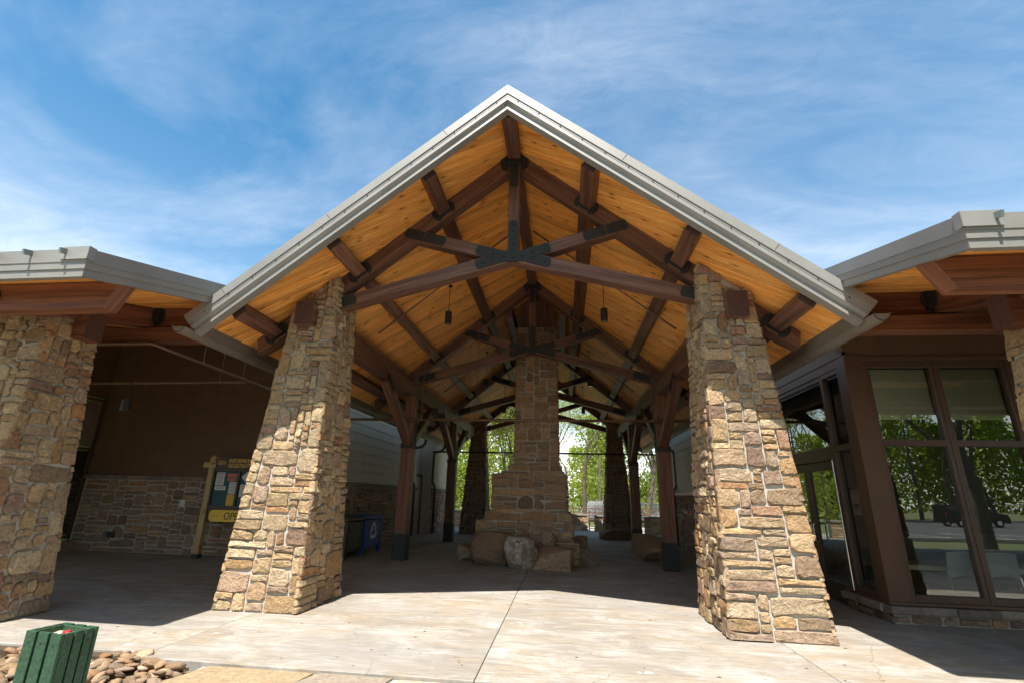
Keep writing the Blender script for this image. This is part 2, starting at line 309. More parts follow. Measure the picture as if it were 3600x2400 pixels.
# ------------------------------------------------------------------ mesh helper
class MB:
    def __init__(s): s.v = []; s.f = []; s.uv = []; s.mi = []
    def add(s, vs, fs, uvs=None, mi=0):
        o = len(s.v); s.v.extend([tuple(v) for v in vs])
        for i, f in enumerate(fs):
            s.f.append([o + j for j in f]); s.mi.append(mi)
            s.uv.append(uvs[i] if uvs else [(0, 0)] * len(f))
    def box(s, x0, x1, y0, y1, z0, z1, ch=0, mi=0):
        L = (x1 - x0, y1 - y0, z1 - z0); a = max(range(3), key=lambda i: L[i])
        c = Vector(((x0 + x1) / 2, (y0 + y1) / 2, (z0 + z1) / 2)); ax = Vector((0, 0, 0)); ax[a] = L[a] / 2
        b, d = [i for i in range(3) if i != a]; sv = Vector((0, 0, 0)); sv[b] = 1; tv = Vector((0, 0, 0)); tv[d] = 1
        s.beam(c - ax, c + ax, L[b], L[d], sv, tv, ch, mi)
    def beam(s, p0, p1, w, h, side=None, up=None, ch=.006, mi=0, endmi=None):
        p0 = Vector(p0); p1 = Vector(p1); d = (p1 - p0); L = d.length; d = d / L
        if side is None:
            side = d.cross(Vector((0, 0, 1)))
            if side.length < 1e-4: side = Vector((1, 0, 0))
            side.normalize()
        if up is None: up = side.cross(d).normalized()
        hw, hh = w / 2, h / 2; c = min(ch, hw * .4, hh * .4)
        if c > 0: prof = [(-hw + c, -hh), (hw - c, -hh), (hw, -hh + c), (hw, hh - c), (hw - c, hh), (-hw + c, hh), (-hw, hh - c), (-hw, -hh + c)]
        else: prof = [(-hw, -hh), (hw, -hh), (hw, hh), (-hw, hh)]
        s.sweep([p0, p1], [side, side], [up, up], prof, mi, endmi)
    def sweep(s, pts, sides, ups, prof, mi=0, endmi=None, closed=True, caps=True):
        n = len(prof); o = len(s.v); per = [0]
        for i in range(n): a, b = prof[i], prof[(i + 1) % n]; per.append(per[-1] + math.hypot(a[0] - b[0], a[1] - b[1]))
        u = [0]
        for a, b in zip(pts, pts[1:]): u.append(u[-1] + (Vector(b) - Vector(a)).length)
        vs = []
        for p, sd_, up in zip(pts, sides, ups):
            for a, b in prof: vs.append(Vector(p) + sd_ * a + up * b)
        fs = []; uv = []; mis = []
        for k in range(len(pts) - 1):
            for i in range(n if closed else n - 1):
                j = (i + 1) % n
                fs.append([k * n + i, k * n + j, (k + 1) * n + j, (k + 1) * n + i]); uv.append([(u[k], per[i]), (u[k], per[i + 1]), (u[k + 1], per[i + 1]), (u[k + 1], per[i])]); mis.append(mi)
        if caps and closed:
            e = mi if endmi is None else endmi
            fs.append(list(range(n))[::-1]); uv.append([prof[i] for i in range(n)][::-1]); mis.append(e)
            fs.append([(len(pts) - 1) * n + i for i in range(n)]); uv.append([prof[i] for i in range(n)]); mis.append(e)
        for v in vs: s.v.append(tuple(v))
        for f, q, mm in zip(fs, uv, mis): s.f.append([o + i for i in f]); s.uv.append(q); s.mi.append(mm)
    def prism(s, poly, ext, mi=0, endmi=None, ax=None):
        poly = [Vector(p) for p in poly]; ext = Vector(ext); n = len(poly)
        if ax is None:
            best = max(range(n), key=lambda i: (poly[(i + 1) % n] - poly[i]).length); ax = (poly[(best + 1) % n] - poly[best])
        ax = Vector(ax).normalized(); nrm = ext.normalized(); bx = nrm.cross(ax)
        q = lambda p: (p.dot(ax), p.dot(bx))
        vs = poly + [p + ext for p in poly]; fs = [list(range(n))[::-1], list(range(n, 2 * n))]; uv = [[q(poly[i]) for i in range(n)][::-1], [q(poly[i]) for i in range(n)]]
        for i in range(n):
            j = (i + 1) % n; fs.append([i, j, n + j, n + i])
            e = (poly[j] - poly[i]); h = ext.length
            if abs(e.normalized().dot(ax)) > .5: a0, a1 = poly[i].dot(ax), poly[j].dot(ax); uv.append([(a0, 0), (a1, 0), (a1, h), (a0, h)])
            else: uv.append([(0, 0), (e.length, 0), (e.length, h), (0, h)])
        s.add(vs, fs, uv, mi)
    def tube(s, pts, r, n=8, mi=0, caps=True):
        pts = [Vector(p) for p in pts]; rs = r if isinstance(r, (list, tuple)) else [r] * len(pts); o = len(s.v); prev = None
        for i, p in enumerate(pts):
            d = (pts[min(i + 1, len(pts) - 1)] - pts[max(i - 1, 0)]).normalized()
            a = prev - d * prev.dot(d) if prev is not None else d.orthogonal()
            if a.length < 1e-5: a = d.orthogonal()
            a.normalize(); prev = a; b = d.cross(a)
            for k in range(n): t = 2 * pi * k / n; s.v.append(tuple(p + (a * cos(t) + b * sin(t)) * rs[i]))
        for i in range(len(pts) - 1):
            for k in range(n): j = (k + 1) % n; s.f.append([o + i * n + k, o + i * n + j, o + (i + 1) * n + j, o + (i + 1) * n + k]); s.uv.append([(0, 0)] * 4); s.mi.append(mi)
        if caps:
            s.f.append([o + k for k in range(n)][::-1]); s.uv.append([(0, 0)] * n); s.mi.append(mi)
            e = o + (len(pts) - 1) * n; s.f.append([e + k for k in range(n)]); s.uv.append([(0, 0)] * n); s.mi.append(mi)
    def build(s, name, mats, parent=None, smooth=False, kind=None):
        off = ORG.get(parent.name, Vector()) if parent else Vector()
        me = bpy.data.meshes.new(name); me.from_pydata([(v[0] - off.x, v[1] - off.y, v[2] - off.z) for v in s.v] if parent else s.v, [], s.f)
        uvl = me.uv_layers.new(name='UVMap'); flat = [c for q in s.uv for p in q for c in p]; uvl.data.foreach_set('uv', flat)
        for mm in (mats if isinstance(mats, (list, tuple)) else [mats]): me.materials.append(mm)
        if any(s.mi): me.polygons.foreach_set('material_index', s.mi)
        if smooth: me.polygons.foreach_set('use_smooth', [True] * len(me.polygons))
        me.update()
        return link(name, me, parent, kind)
ORG = {}
def link(name, data, parent=None, kind=None):
    o = bpy.data.objects.new(name, data); COL.objects.link(o)
    if parent is not None: o.parent = parent; ORG[o.name] = ORG.get(parent.name, Vector())
    else: ORG[o.name] = Vector()
    if kind: o['kind'] = kind
    return o
def tag(o, label, cat, group=None):
    o['label'] = label; o['category'] = cat
    if group: o['group'] = group
    return o
def thing(name, label, cat, loc=(0, 0, 0), group=None):
    o = bpy.data.objects.new(name, None); COL.objects.link(o); o.location = loc; o.empty_display_size = .1
    ORG[o.name] = Vector(loc); return tag(o, label, cat, group)
def structure(name, label=None):
    o = bpy.data.objects.new(name, None); COL.objects.link(o); o['kind'] = 'structure'; ORG[o.name] = Vector(); return o
def text_mesh(name, body, size, origin, right, up, mat, parent, depth=.004, sx=1.0, align='LEFT'):
    cu = bpy.data.curves.new(name, 'FONT'); cu.body = body; cu.size = size; cu.extrude = depth; cu.align_x = align; cu.resolution_u = 3
    t = bpy.data.objects.new(name, cu); COL.objects.link(t)
    me = bpy.data.meshes.new_from_object(t.evaluated_get(bpy.context.evaluated_depsgraph_get())); bpy.data.objects.remove(t)
    right = Vector(right) * sx; up = Vector(up); nr = Vector(right).cross(up).normalized(); off = ORG.get(parent.name, Vector())
    for v in me.vertices: v.co = Vector(origin) + right * v.co.x + up * v.co.y + nr * v.co.z - off
    me.materials.clear(); me.materials.append(mat)
    return link(name, me, parent)

# ------------------------------------------------------------------ stonework
def pack(nu, nv, rng, wr, hr, tall=.15):
    occ = [[False] * nu for _ in range(nv)]; out = []
    for j in range(nv):
        i = 0
        while i < nu:
            if occ[j][i]: i += 1; continue
            run = 0
            while i + run < nu and not occ[j][i + run]: run += 1
            h = rng.randint(*hr)
            if rng.random() < .42: h = max(hr[0], int(h * .6))
            w = rng.randint(*wr)
            if rng.random() < tall: h = min(int(hr[1] * 1.7), h + hr[0] + 1); w = min(w, max(wr[0], int(h * 1.3)))
            if run - w < wr[0]: w = run if run <= wr[1] * 1.35 else run - wr[0]
            h = min(h, nv - j)
            if 0 < nv - j - h < hr[0]: h = nv - j
            for a in range(h):
                for b in range(w): occ[j + a][i + b] = True
            out.append((i, j, w, h)); i += w
    return out
STUFF = {}
def stone_geo(P, N, u0, v0, u1, v1, W, Hh, rng, prot, gap, ext0, ext1, clamp):
    """one split stone on a face: outline ring in the mortar, a proud ring and a rough top"""
    w, h = (u1 - u0) * W, (v1 - v0) * Hh
    g = gap * rng.uniform(.6, 1.4); m_ = min(w, h)
    a0, b0, a1, b1 = u0 * W + g, v0 * Hh + g, u1 * W - g, v1 * Hh - g
    if ext0: a0 -= prot * 1.0 + g
    if ext1: a1 += prot * 1.0 + g
    j = lambda k: rng.uniform(-k, k)
    c = m_ * rng.uniform(.04, .17); jj = m_ * .10
    tl, tr = j(m_ * .20), j(m_ * .20)
    c0 = c * (.15 if ext0 else 1); c1 = c * (.15 if ext1 else 1)
    pts = [(a0 + c0 + abs(j(jj)), b0 + j(jj) * .5), ((a0 + a1) / 2 + j(w * .15), b0 + j(jj)), (a1 - c1 - abs(j(jj)), b0 + j(jj) * .5), (a1 + j(jj) * .4, b0 + c1 + abs(j(jj))),
           (a1 - abs(j(jj)), b1 - c1 - abs(j(jj)) + min(0, tr)), (a1 - c1 - abs(j(jj)), b1 + j(jj) * .5 + min(0, tr)), ((a0 + a1) / 2 + j(w * .15), b1 + j(jj)), (a0 + c0 + abs(j(jj)), b1 + j(jj) * .5 + min(0, tl)),
           (a0 + abs(j(jj)), b1 - c0 - abs(j(jj)) + min(0, tl)), (a0 + j(jj) * .4, b0 + c0 + abs(j(jj)))]
    n = len(pts); cu, cv = sum(p[0] for p in pts) / n, sum(p[1] for p in pts) / n
    pr = prot * rng.uniform(.6, 1.35); tilt_u, tilt_v = j(.35), j(.35)
    ring = lambda k, d, jit: [P((cu + (p[0] - cu) * k) / W, (cv + (p[1] - cv) * k) / Hh) + N * (d * (1 + tilt_u * (p[0] - cu) / max(w, .01) + tilt_v * (p[1] - cv) / max(h, .01)) + j(jit)) for p in pts]
    inset = 1 - min(.30, .07 + .009 / max(m_, .03) + rng.uniform(0, .06))
    vs = ring(1.0, -.02, 0) + ring(.99, pr * .62, pr * .22) + ring(inset, pr, pr * .22) + [P(cu / W, cv / Hh) + N * (pr * rng.uniform(.95, 1.2))]
    if clamp: vs = [clamp(v) for v in vs]
    fs = []
    for k in range(2):
        for i in range(n): q = (i + 1) % n; fs.append([k * n + i, k * n + q, (k + 1) * n + q, (k + 1) * n + i])
    for i in range(n): fs.append([2 * n + i, 2 * n + (i + 1) % n, 3 * n])
    return vs, fs
def stone_face(parent, BL, BR, TR, TL, rng, mat, cell=.045, wr=(3, 11), hr=(2, 5), prot=.035, gap=.009, wrap=(True, True), single=True, keep=None, clamp=None, grow=0, name='stone', sink=None, tall=.15):
    BL, BR, TR, TL = map(Vector, (BL, BR, TR, TL)); W = max((BR - BL).length, (TR - TL).length); Hh = ((TL - BL).length + (TR - BR).length) / 2
    N = (BR - BL).cross(TL - BL).normalized()
    P = lambda u, v: (BL * (1 - u) + BR * u) * (1 - v) + (TL * (1 - u) + TR * u) * v
    nu, nv = max(wr[0], round(W / cell)), max(hr[0], round(Hh / cell)); cnt = 0
    for (i, jv, w, h) in pack(nu, nv, rng, wr, hr, tall):
        u0, v0, u1, v1 = i / nu, jv / nv, (i + w) / nu, (jv + h) / nv
        c = P((u0 + u1) / 2, (v0 + v1) / 2)
        if keep and not keep(c): continue
        vs, fs = stone_geo(P, N, u0, v0, u1, v1, W, Hh, rng, prot, gap, wrap[0] and i == 0, wrap[1] and i + w == nu, clamp)
        if single and (sink is None):
            b = MB(); b.add(vs, fs); b.build(name, mat, parent); cnt += 1
        else: sink.add(vs, fs)
    return cnt

# ================================================================== SETTING
def slab(name, x0, x1, y0, y1, z0, z1, mat, parent=None, kind=None, ch=0):
    b = MB(); b.box(x0, x1, y0, y1, z0, z1, ch); return b.build(name, mat, parent, kind=kind)
g = MB(); g.add([(-700, -700, -.16), (700, -700, -.16), (700, 900, -.16), (-700, 900, -.16)], [[0, 1, 2, 3]]); g.build('ground', M['grass'], kind='structure')
pav = structure('pavement')
slab('joint_bed', -14.0, 14.0, 4.78, 26.6, -.12, -.022, M['joint'], pav)
XJ = [-14, -11.2, -8.3, -5.4, -3.19, -.015, 3.19, 5.3, 8.3, 11.2, 14]; YJ = [4.76, 8.03, 11.3, 14.6, 17.9, 21.2, 24.4, 26.6]
for i in range(len(XJ) - 1):
    for j in range(len(YJ) - 1):
        e = .004; b = MB(); x0, x1, y0, y1 = XJ[i] + e, XJ[i + 1] - e, YJ[j] + e, YJ[j + 1] - e
        if j == 0 and x1 < -3: y0 = 4.9
        c = .004
        b.add([(x0, y0, -.11), (x1, y0, -.11), (x1, y1, -.11), (x0, y1, -.11), (x0, y0, -c), (x1, y0, -c), (x1, y1, -c), (x0, y1, -c), (x0 + c, y0 + c, 0), (x1 - c, y0 + c, 0), (x1 - c, y1 - c, 0), (x0 + c, y1 - c, 0)],
              [[0, 1, 5, 4], [1, 2, 6, 5], [2, 3, 7, 6], [3, 0, 4, 7], [4, 5, 9, 8], [5, 6, 10, 9], [6, 7, 11, 10], [7, 4, 8, 11], [8, 9, 10, 11]])
        b.build('paving_slab', M['concrete'], pav)
slab('terrace', -14, 16, 26.62, 30.5, -.12, -.004, M['concrete'], kind='structure')
# flagstone strip in front of the slab
flag = structure('flagstone_path'); rf = random.Random(5)
slab('mortar_bed', -2.5, 5.4, 2.0, 4.75, -.13, -.032, M['mortar'], flag)
xs = [-2.55, -1.5, -.78, .1, .95, 1.9, 2.7, 3.6, 4.5, 5.3]
for row, (ya, yb) in enumerate(((4.12, 4.745), (3.42, 4.1), (2.72, 3.4), (2.05, 2.7))):
    for a, bx in zip(xs, xs[1:]):
        sh = rf.uniform(-.15, .15) if row else 0; j = lambda k=.05: rf.uniform(-k, k)
        x0, x1 = a + .02 + (row % 2) * .4 + sh, bx - .02 + (row % 2) * .4 + sh
        poly = [(x0 + j() - (.12 if row == 0 else 0), ya + .012 + j(.03), -.07), ((x0 + x1) / 2, ya + .012 + j(.06), -.07), (x1 + j() - (.12 if row == 0 else 0), ya + .012 + j(.03), -.07), (x1 + j(.03), (ya + yb) / 2, -.07), (x1 + j(.02) + (.1 if row == 0 else 0), yb - .012, -.07), (x0 + j(.02) + (.1 if row == 0 else 0), yb - .012, -.07), (x0 + j(.03), (ya + yb) / 2, -.07)]
        b = MB(); b.prism(poly, (0, 0, .052 + j(.006))); b.build('flagstone', M['flag'], flag)
# fallen leaf bits on the slab
lr = random.Random(88); ll = MB()
for k in range(130):
    x, y = lr.uniform(-5, 5.5), 4.9 + lr.random() ** 1.6 * 9; a = lr.uniform(0, 6.28); q = lr.uniform(.008, .03)
    ll.add([(x - cos(a) * q, y - sin(a) * q, .001), (x + sin(a) * q * .4, y - cos(a) * q * .4, .002 + q * .12), (x + cos(a) * q, y + sin(a) * q, .001), (x - sin(a) * q * .4, y + cos(a) * q * .4, .002 + q * .12)], [[0, 1, 2], [0, 2, 3]])
ll.build('leaf_litter', simple('dry_leaf', (.14, .075, .035), .9, 0, .3, 3), kind='stuff')
# rock bed
bed = structure('rock_bed'); rr = random.Random(11)
b = MB(); b.add([(-9, 1.8, -.075), (-2.15, 1.8, -.075), (-2.5, 4.2, -.075), (-2.62, 4.75, -.075), (-3.1, 4.88, -.075), (-9, 4.88, -.075)], [[0, 1, 2, 3, 4, 5]]); b.build('soil_bed', M['soil'], bed)
def rock_mesh(seed, dims, sub=2, amp=.22, freq=1.6, flat=None, boxy=0, amp2=.06, cuts=0):
    pr_ = random.Random(seed * 13 + 1); planes = [(Vector((pr_.gauss(0, 1), pr_.gauss(0, 1), pr_.gauss(0, 1))).normalized(), pr_.uniform(.70, .98)) for _ in range(cuts)]
    bm = bmesh.new(); bmesh.ops.create_icosphere(bm, subdivisions=sub, radius=1)
    o = Vector((seed * 7.3, seed * 3.1, seed * 5.7))
    for v in bm.verts:
        d = v.co.normalized()
        if boxy:
            mx = max(abs(d.x), abs(d.y), abs(d.z)); d = d * (1 - boxy) + (d / mx) * boxy
        for pn, ph in planes:
            q = d.dot(pn)
            if q > ph: d = d - pn * (q - ph) * .93
        k = 1 + amp * mnoise.noise(v.co * freq + o) + amp2 * mnoise.noise(v.co * freq * 3.5 + o) + amp2 * .6 * mnoise.noise(v.co * freq * 8 + o)
        p = d * k; v.co = Vector((p.x * dims[0], p.y * dims[1], p.z * dims[2]))
        if flat is not None and v.co.z < flat: v.co.z = flat
    me = bpy.data.meshes.new('rock'); bm.to_mesh(me); bm.free()
    me.polygons.foreach_set('use_smooth', [True] * len(me.polygons)); return me
variants = []
for s_ in range(14):
    me = rock_mesh(s_ + 1, (.5 * rr.uniform(.75, 1.3), .36 * rr.uniform(.75, 1.25), .22 * rr.uniform(.7, 1.3)), 2, .42, 1.1, None, rr.choice((0, .35, .55, .7)), .10, 7); me.polygons.foreach_set('use_smooth', [s_ % 3 != 0] * len(me.polygons)); me.materials.append(M['rock']); variants.append(me)
n_r = 0
while n_r < 290:
    x, y = rr.uniform(-4.5, -2.35), rr.uniform(3.5, 4.88)
    if x > -2.62 + (4.75 - y) * .25: continue
    if x > -3.1 and y > 4.70: continue
    o = link('river_rock', variants[n_r % 14], bed); k = rr.uniform(.085, .18) * (1 if n_r > 40 else 1.15)
    o.location = (x, y, -.055 + rr.uniform(0, .055)); o.scale = (k, k, k); o.rotation_euler = (rr.uniform(-.4, .4), rr.uniform(-.4, .4), rr.uniform(0, 6.28)); n_r += 1
sm = MB()
for q in range(500):
    x, y = rr.uniform(-8, -2.4), rr.uniform(2.0, 4.83)
    if x > -2.66 + (4.75 - y) * .2: continue
    me = variants[q % 14]; k = rr.uniform(.06, .16); a = rr.uniform(0, 6.28); ca, sa = cos(a), sin(a)
    sm.add([(x + k * (v.co.x * ca - v.co.y * sa), y + k * (v.co.x * sa + v.co.y * ca), -.07 + k * v.co.z) for v in me.vertices], [list(p.vertices) for p in me.polygons])
sm.build('small_rocks', M['rock'], bed, smooth=True, kind='stuff')

# road, verge and parking lot behind the camera (seen mirrored in the windows)
slab('bounce_walkway', -14, -2.42, -2.6, 1.78, -.15, -.03, M['concrete'], kind='structure'); slab('bounce_plaza', -2.4, 5.4, -2.6, 2.0, -.15, -.03, M['concrete'], kind='structure')  # pale concrete added out of view to bounce sun up under the roof
slab('road', -60, 80, -5.6, -2.65, -.15, -.10, M['asphalt'], kind='structure'); slab('drop_off_lane', 5.42, 40, -2.65, 4.6, -.15, -.06, M['asphalt'], kind='structure')
slab('road_kerb', -60, 80, -5.8, -5.6, -.15, .02, M['kerb'], kind='structure')
slab('parking_lot', -20, 90, -52, -13.2, -.15, -.09, M['lot'], kind='structure')
slab('parking_kerb', -20, 90, -13.2, -13.0, -.15, .03, M['kerb'], kind='structure')
pl_ = structure('parking_lines')
for k in range(14):
    x = 4 + k * 3.0; slab('parking_line', x, x + .1, -21, -15.5, -.089, -.084, M['paint'], pl_)
slab('far_kerb', -20, 90, -52.2, -52, -.15, .06, M['kerb'], kind='structure')

# ================================================================== PILLARS
SLOPE = .812; ZD = 7.23           # underside of the main roof deck: z = ZD - SLOPE*|x|
def pillar(label, x0, x1, y0, y1, tx0, tx1, ty0, ty1, ztop, ref_z, seed, mat, faces, clampz=None, wr=(3, 13), hr=(2, 5), rough=.040, base_big=True):
    """x0.. at the ground, tx0.. at height ref_z; faces: names built stone by stone"""
    rng = random.Random(seed); k = ztop / ref_z
    tx0, tx1, ty0, ty1 = x0 + (tx0 - x0) * k, x1 + (tx1 - x1) * k, y0 + (ty0 - y0) * k, y1 + (ty1 - y1) * k
    t = thing('stone_pillar', label, 'pillar', ((x0 + x1) / 2, (y0 + y1) / 2, 0), 'battered stone pillars')
    i = .034
    b0 = [Vector(p) for p in ((x0 + i, y0 + i, 0), (x1 - i, y0 + i, 0), (x1 - i, y1 - i, 0), (x0 + i, y1 - i, 0))]
    b1 = [Vector(p) for p in ((tx0 + i, ty0 + i, ztop), (tx1 - i, ty0 + i, ztop), (tx1 - i, ty1 - i, ztop), (tx0 + i, ty1 - i, ztop))]
    cl = (lambda v: v if v.z <= clampz(v.x) else Vector((v.x, v.y, clampz(v.x)))) if clampz else None
    core = MB(); NS = 14
    vs = []
    for s_ in range(NS + 1):
        for a, b in zip(b0, b1): p = a.lerp(b, s_ / NS); vs.append(cl(p) if cl else p)
    fs = [[s_ * 4 + q, s_ * 4 + (q + 1) % 4, (s_ + 1) * 4 + (q + 1) % 4, (s_ + 1) * 4 + q] for s_ in range(NS) for q in range(4)] + [[NS * 4 + q for q in range(4)]]
    core.add(vs, fs); core.build('mortar_core', M['mortar'], t)
    quads = {'front': (0, 1), 'right': (1, 2), 'back': (2, 3), 'left': (3, 0)}
    keep = (lambda c: c.z < clampz(c.x) - .05) if clampz else None
    sink = MB()
    for fn, (a, b) in quads.items():
        stone_face(t, b0[a], b0[b], b1[b], b1[a], rng, mat, .045, wr, hr, rough, .0075, (True, True), fn in faces, keep, cl, sink=None if fn in faces else sink)
    if sink.v: o = sink.build('rear_stonework', mat, t); o['kind'] = 'stuff'
    return t
deckz = lambda x: ZD - SLOPE * abs(x) - .01
pillar('sunlit sloping stone pillar left of the gable entrance, beside the information board', -3.81, -2.63, 6.60, 7.90, -3.50, -2.80, 6.88, 7.62, 5.2, 4.5, 3, M['stone'], ('front', 'right'), deckz)
pillar('sunlit sloping stone pillar right of the gable entrance, beside the glass doors', 2.63, 3.80, 6.58, 7.95, 2.77, 3.50, 6.86, 7.66, 5.2, 4.5, 18, M['stone'], ('front', 'left'), deckz)
pillar('stone pillar under the left porch eave, cut by the left edge of the photo', -6.85, -5.64, 4.95, 6.10, -6.72, -5.71, 5.11, 5.86, 3.74, 3.2, 29, M['stone'], ('front', 'right'))
pillar('stone pillar under the right porch eave, cut by the right edge of the photo', 5.64, 6.85, 4.95, 6.10, 5.71, 6.72, 5.11, 5.86, 3.74, 3.2, 37, M['stone'], ('front', 'left'))
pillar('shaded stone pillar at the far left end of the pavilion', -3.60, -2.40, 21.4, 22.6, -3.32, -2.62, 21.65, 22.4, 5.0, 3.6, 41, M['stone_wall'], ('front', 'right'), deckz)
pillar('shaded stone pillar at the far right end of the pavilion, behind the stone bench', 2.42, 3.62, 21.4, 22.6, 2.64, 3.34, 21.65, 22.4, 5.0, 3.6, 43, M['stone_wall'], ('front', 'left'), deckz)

# ================================================================== PAVILION
PV = thing('timber_pavilion', 'gabled timber pavilion with orange pine ceiling, dark trusses and grey metal fascia', 'pavilion', (0, 6, 0))
YF, YB, XE = 5.87, 23.1, 4.30
th = math.atan(SLOPE); cth, sth = cos(th), sin(th)
# metal roof: two sheets
roof = MB()
for s_ in (-1, 1):
    n_ = Vector((s_ * sth, 0, cth)); top = .13; cover = .165
    prof = lambda x, d: Vector((s_ * x, 0, ZD - SLOPE * x)) + n_ * d
    a, b, c, d = prof(0, top), prof(XE + .03, top), prof(XE + .03, cover), prof(-.0, cover)
    a.x = 0; a.z = ZD + top / cth; d.x = 0; d.z = ZD + cover / cth
    poly = [a, b, c, d]; poly = [p + Vector((0, YF + .06, 0)) for p in poly]; roof.prism(poly, (0, YB - YF - .1, 0))
ROOF = roof.build('roof', M['roofmetal'], PV)
SL = XE / cth
def clip(poly, a, b, c):           # keep a*x+b*y<=c
    out = []
    for i in range(len(poly)):
        p, q = poly[i], poly[(i + 1) % len(poly)]; dp, dq = a * p[0] + b * p[1] - c, a * q[0] + b * q[1] - c
        if dp <= 0: out.append(p)
        if dp * dq < 0: t = dp / (dp - dq); out.append((p[0] + (q[0] - p[0]) * t, p[1] + (q[1] - p[1]) * t))
    return out
def deck_boards(parent, O, ex, ey, nrm, Lx, Ly, ang, bw, mat, name='deck_board', thick=.03):
    """boards under angle ang to ex filling the rectangle Lx x Ly of the plane O + ex*a + ey*b; nrm points into the roof (up)"""
    ca, sa = cos(ang), sin(ang); du, dv = (ca, sa), (-sa, ca)
    cor = [(0, 0), (Lx, 0), (Lx, Ly), (0, Ly)]; vs_ = [c[0] * dv[0] + c[1] * dv[1] for c in cor]; v = min(vs_)
    while v < max(vs_):
        v1 = v + bw
        pl = clip(clip(cor, dv[0], dv[1], v1 - .0006), -dv[0], -dv[1], -(v + .0006))
        if len(pl) >= 3:
            q = [(p[0] * du[0] + p[1] * du[1], p[0] * dv[0] + p[1] * dv[1]) for p in pl]; vc = v + bw / 2; n = len(q)
            pt = lambda u, w, d: O + ex * (u * du[0] + w * dv[0]) + ey * (u * du[1] + w * dv[1]) + nrm * d
            ins = lambda w: vc + (w - vc) * (1 - .020 / bw)
            vv = [pt(u, ins(w), 0) for u, w in q] + [pt(u, w, .011) for u, w in q] + [pt(u, w, thick) for u, w in q]
            ff = [list(range(n))]; uvf = [[(u, w - v) for u, w in q]]
            for r_ in range(2):
                for i in range(n): k = (i + 1) % n; ff.append([r_ * n + i, (r_ + 1) * n + i, (r_ + 1) * n + k, r_ * n + k]); uvf.append([(q[i][0], q[i][1] - v), (q[i][0], q[i][1] - v), (q[k][0], q[k][1] - v), (q[k][0], q[k][1] - v)])
            bb = MB(); bb.add(vv, ff, uvf); bb.build(name, mat, parent)
        v = v1
for s_ in (-1, 1):
    ex = Vector((s_ * cth, 0, -sth)); n_ = Vector((s_ * sth, 0, cth))
    deck_boards(ROOF, Vector((0, YF + .05, ZD)), ex, Vector((0, 1, 0)), n_, SL, YB - YF - .1, -radians(20), .132, M['deck'])
# rake fascia
FP = [(0, -.14), (0, .035), (-.118, .035), (-.121, .022), (-.150, .022), (-.152, .018), (-.205, .018), (-.213, -.004), (-.236, -.036), (-.262, -.040), (-.286, -.022), (-.298, .008), (-.334, .008), (-.334, -.12)]
for s_ in (-1, 1):
    for yf, sgn in ((YF, 1), (YB, -1)):
        f = MB(); vs = []
        for end in (0, 1):
            for n0, d in FP:
                if end == 0: p = Vector((0, yf - sgn * d, 7.45 + n0 / cth))
                else:
                    n_ = Vector((s_ * sth, 0, cth)); base = Vector((s_ * 4.49, yf - sgn * d, 7.45 - SLOPE * 4.49)); p = base + n_ * n0
                vs.append(p)
        n = len(FP); fs = [[i, (i + 1) % n, n + (i + 1) % n, n + i] for i in range(n)] + [list(range(n)), [n + i for i in range(n)]]
        f.add(vs, fs); fo = f.build('rake_fascia', M['fascia'], PV)
        if sgn == 1:
            sc_ = MB()
            for k in range(14):
                t = .25 + k * .31; p = Vector((s_ * t, yf - .022, 7.45 - SLOPE * t)) + Vector((s_ * sth, 0, cth)) * (-.14)
                sc_.tube([p, p + Vector((0, -.008, 0))], .009, 6)
            sc_.build('screw', M['steel'], fo, kind='stuff')
            jn = MB()
            for t in ((.95, 2.6, 4.0) if s_ < 0 else (1.7, 3.5)):
                p = Vector((s_ * t, yf - .0365, 7.45 - SLOPE * t)); d_ = Vector((s_ * sth, 0, cth))
                jn.beam(p - d_ * .002, p - d_ * .104, .005, .004, Vector((1, 0, 0)), Vector((0, -1, 0)), 0)
            jn.build('joint_seam', M['steel'], fo)
# eave boards and gutters
for s_ in (-1, 1):
    e = MB(); e.prism([(s_ * (XE - .005), YF + .08, 3.60), (s_ * (XE + .03), YF + .08, 3.60), (s_ * (XE + .03), YF + .08, 3.86), (s_ * (XE - .005), YF + .08, 3.86)], (0, YB - YF - .12, 0)); e.build('eave_board', M['gutter'], PV)
    gq = MB(); r_ = .088; cx_ = s_ * (XE + .027 + r_); pr = []
    for k in range(13): a = pi + pi * k / 12; pr.append((cos(a) * r_, sin(a) * r_))
    pr += [(r_ + .012, .0), (r_ + .012, .01), (r_ - .008, .008)]
    for k in range(12, -1, -1): a = pi + pi * k / 12; pr.append((cos(a) * (r_ - .006), sin(a) * (r_ - .006) + .004))
    gq.sweep([(cx_, 5.70, 3.600), (cx_, YB, 3.600)], [Vector((s_, 0, 0))] * 2, [Vector((0, 0, 1))] * 2, pr)
    cap = [(cx_ + s_ * cos(pi + pi * k / 12) * r_, 5.70, 3.600 + sin(pi + pi * k / 12) * r_) for k in range(13)]; gq.prism(cap, (0, .004, 0))
    go = gq.build('gutter', M['gutter'], PV, smooth=False)
    for k in range(24):
        y = 6.05 + k * .70; sb = MB(); sb.tube([(cx_ + cos(pi + pi * q / 10) * (r_ + .002), y, 3.600 + sin(pi + pi * q / 10) * (r_ + .002)) for q in range(11)], .005, 5); sb.build('gutter_strap', M['gutter'], go)
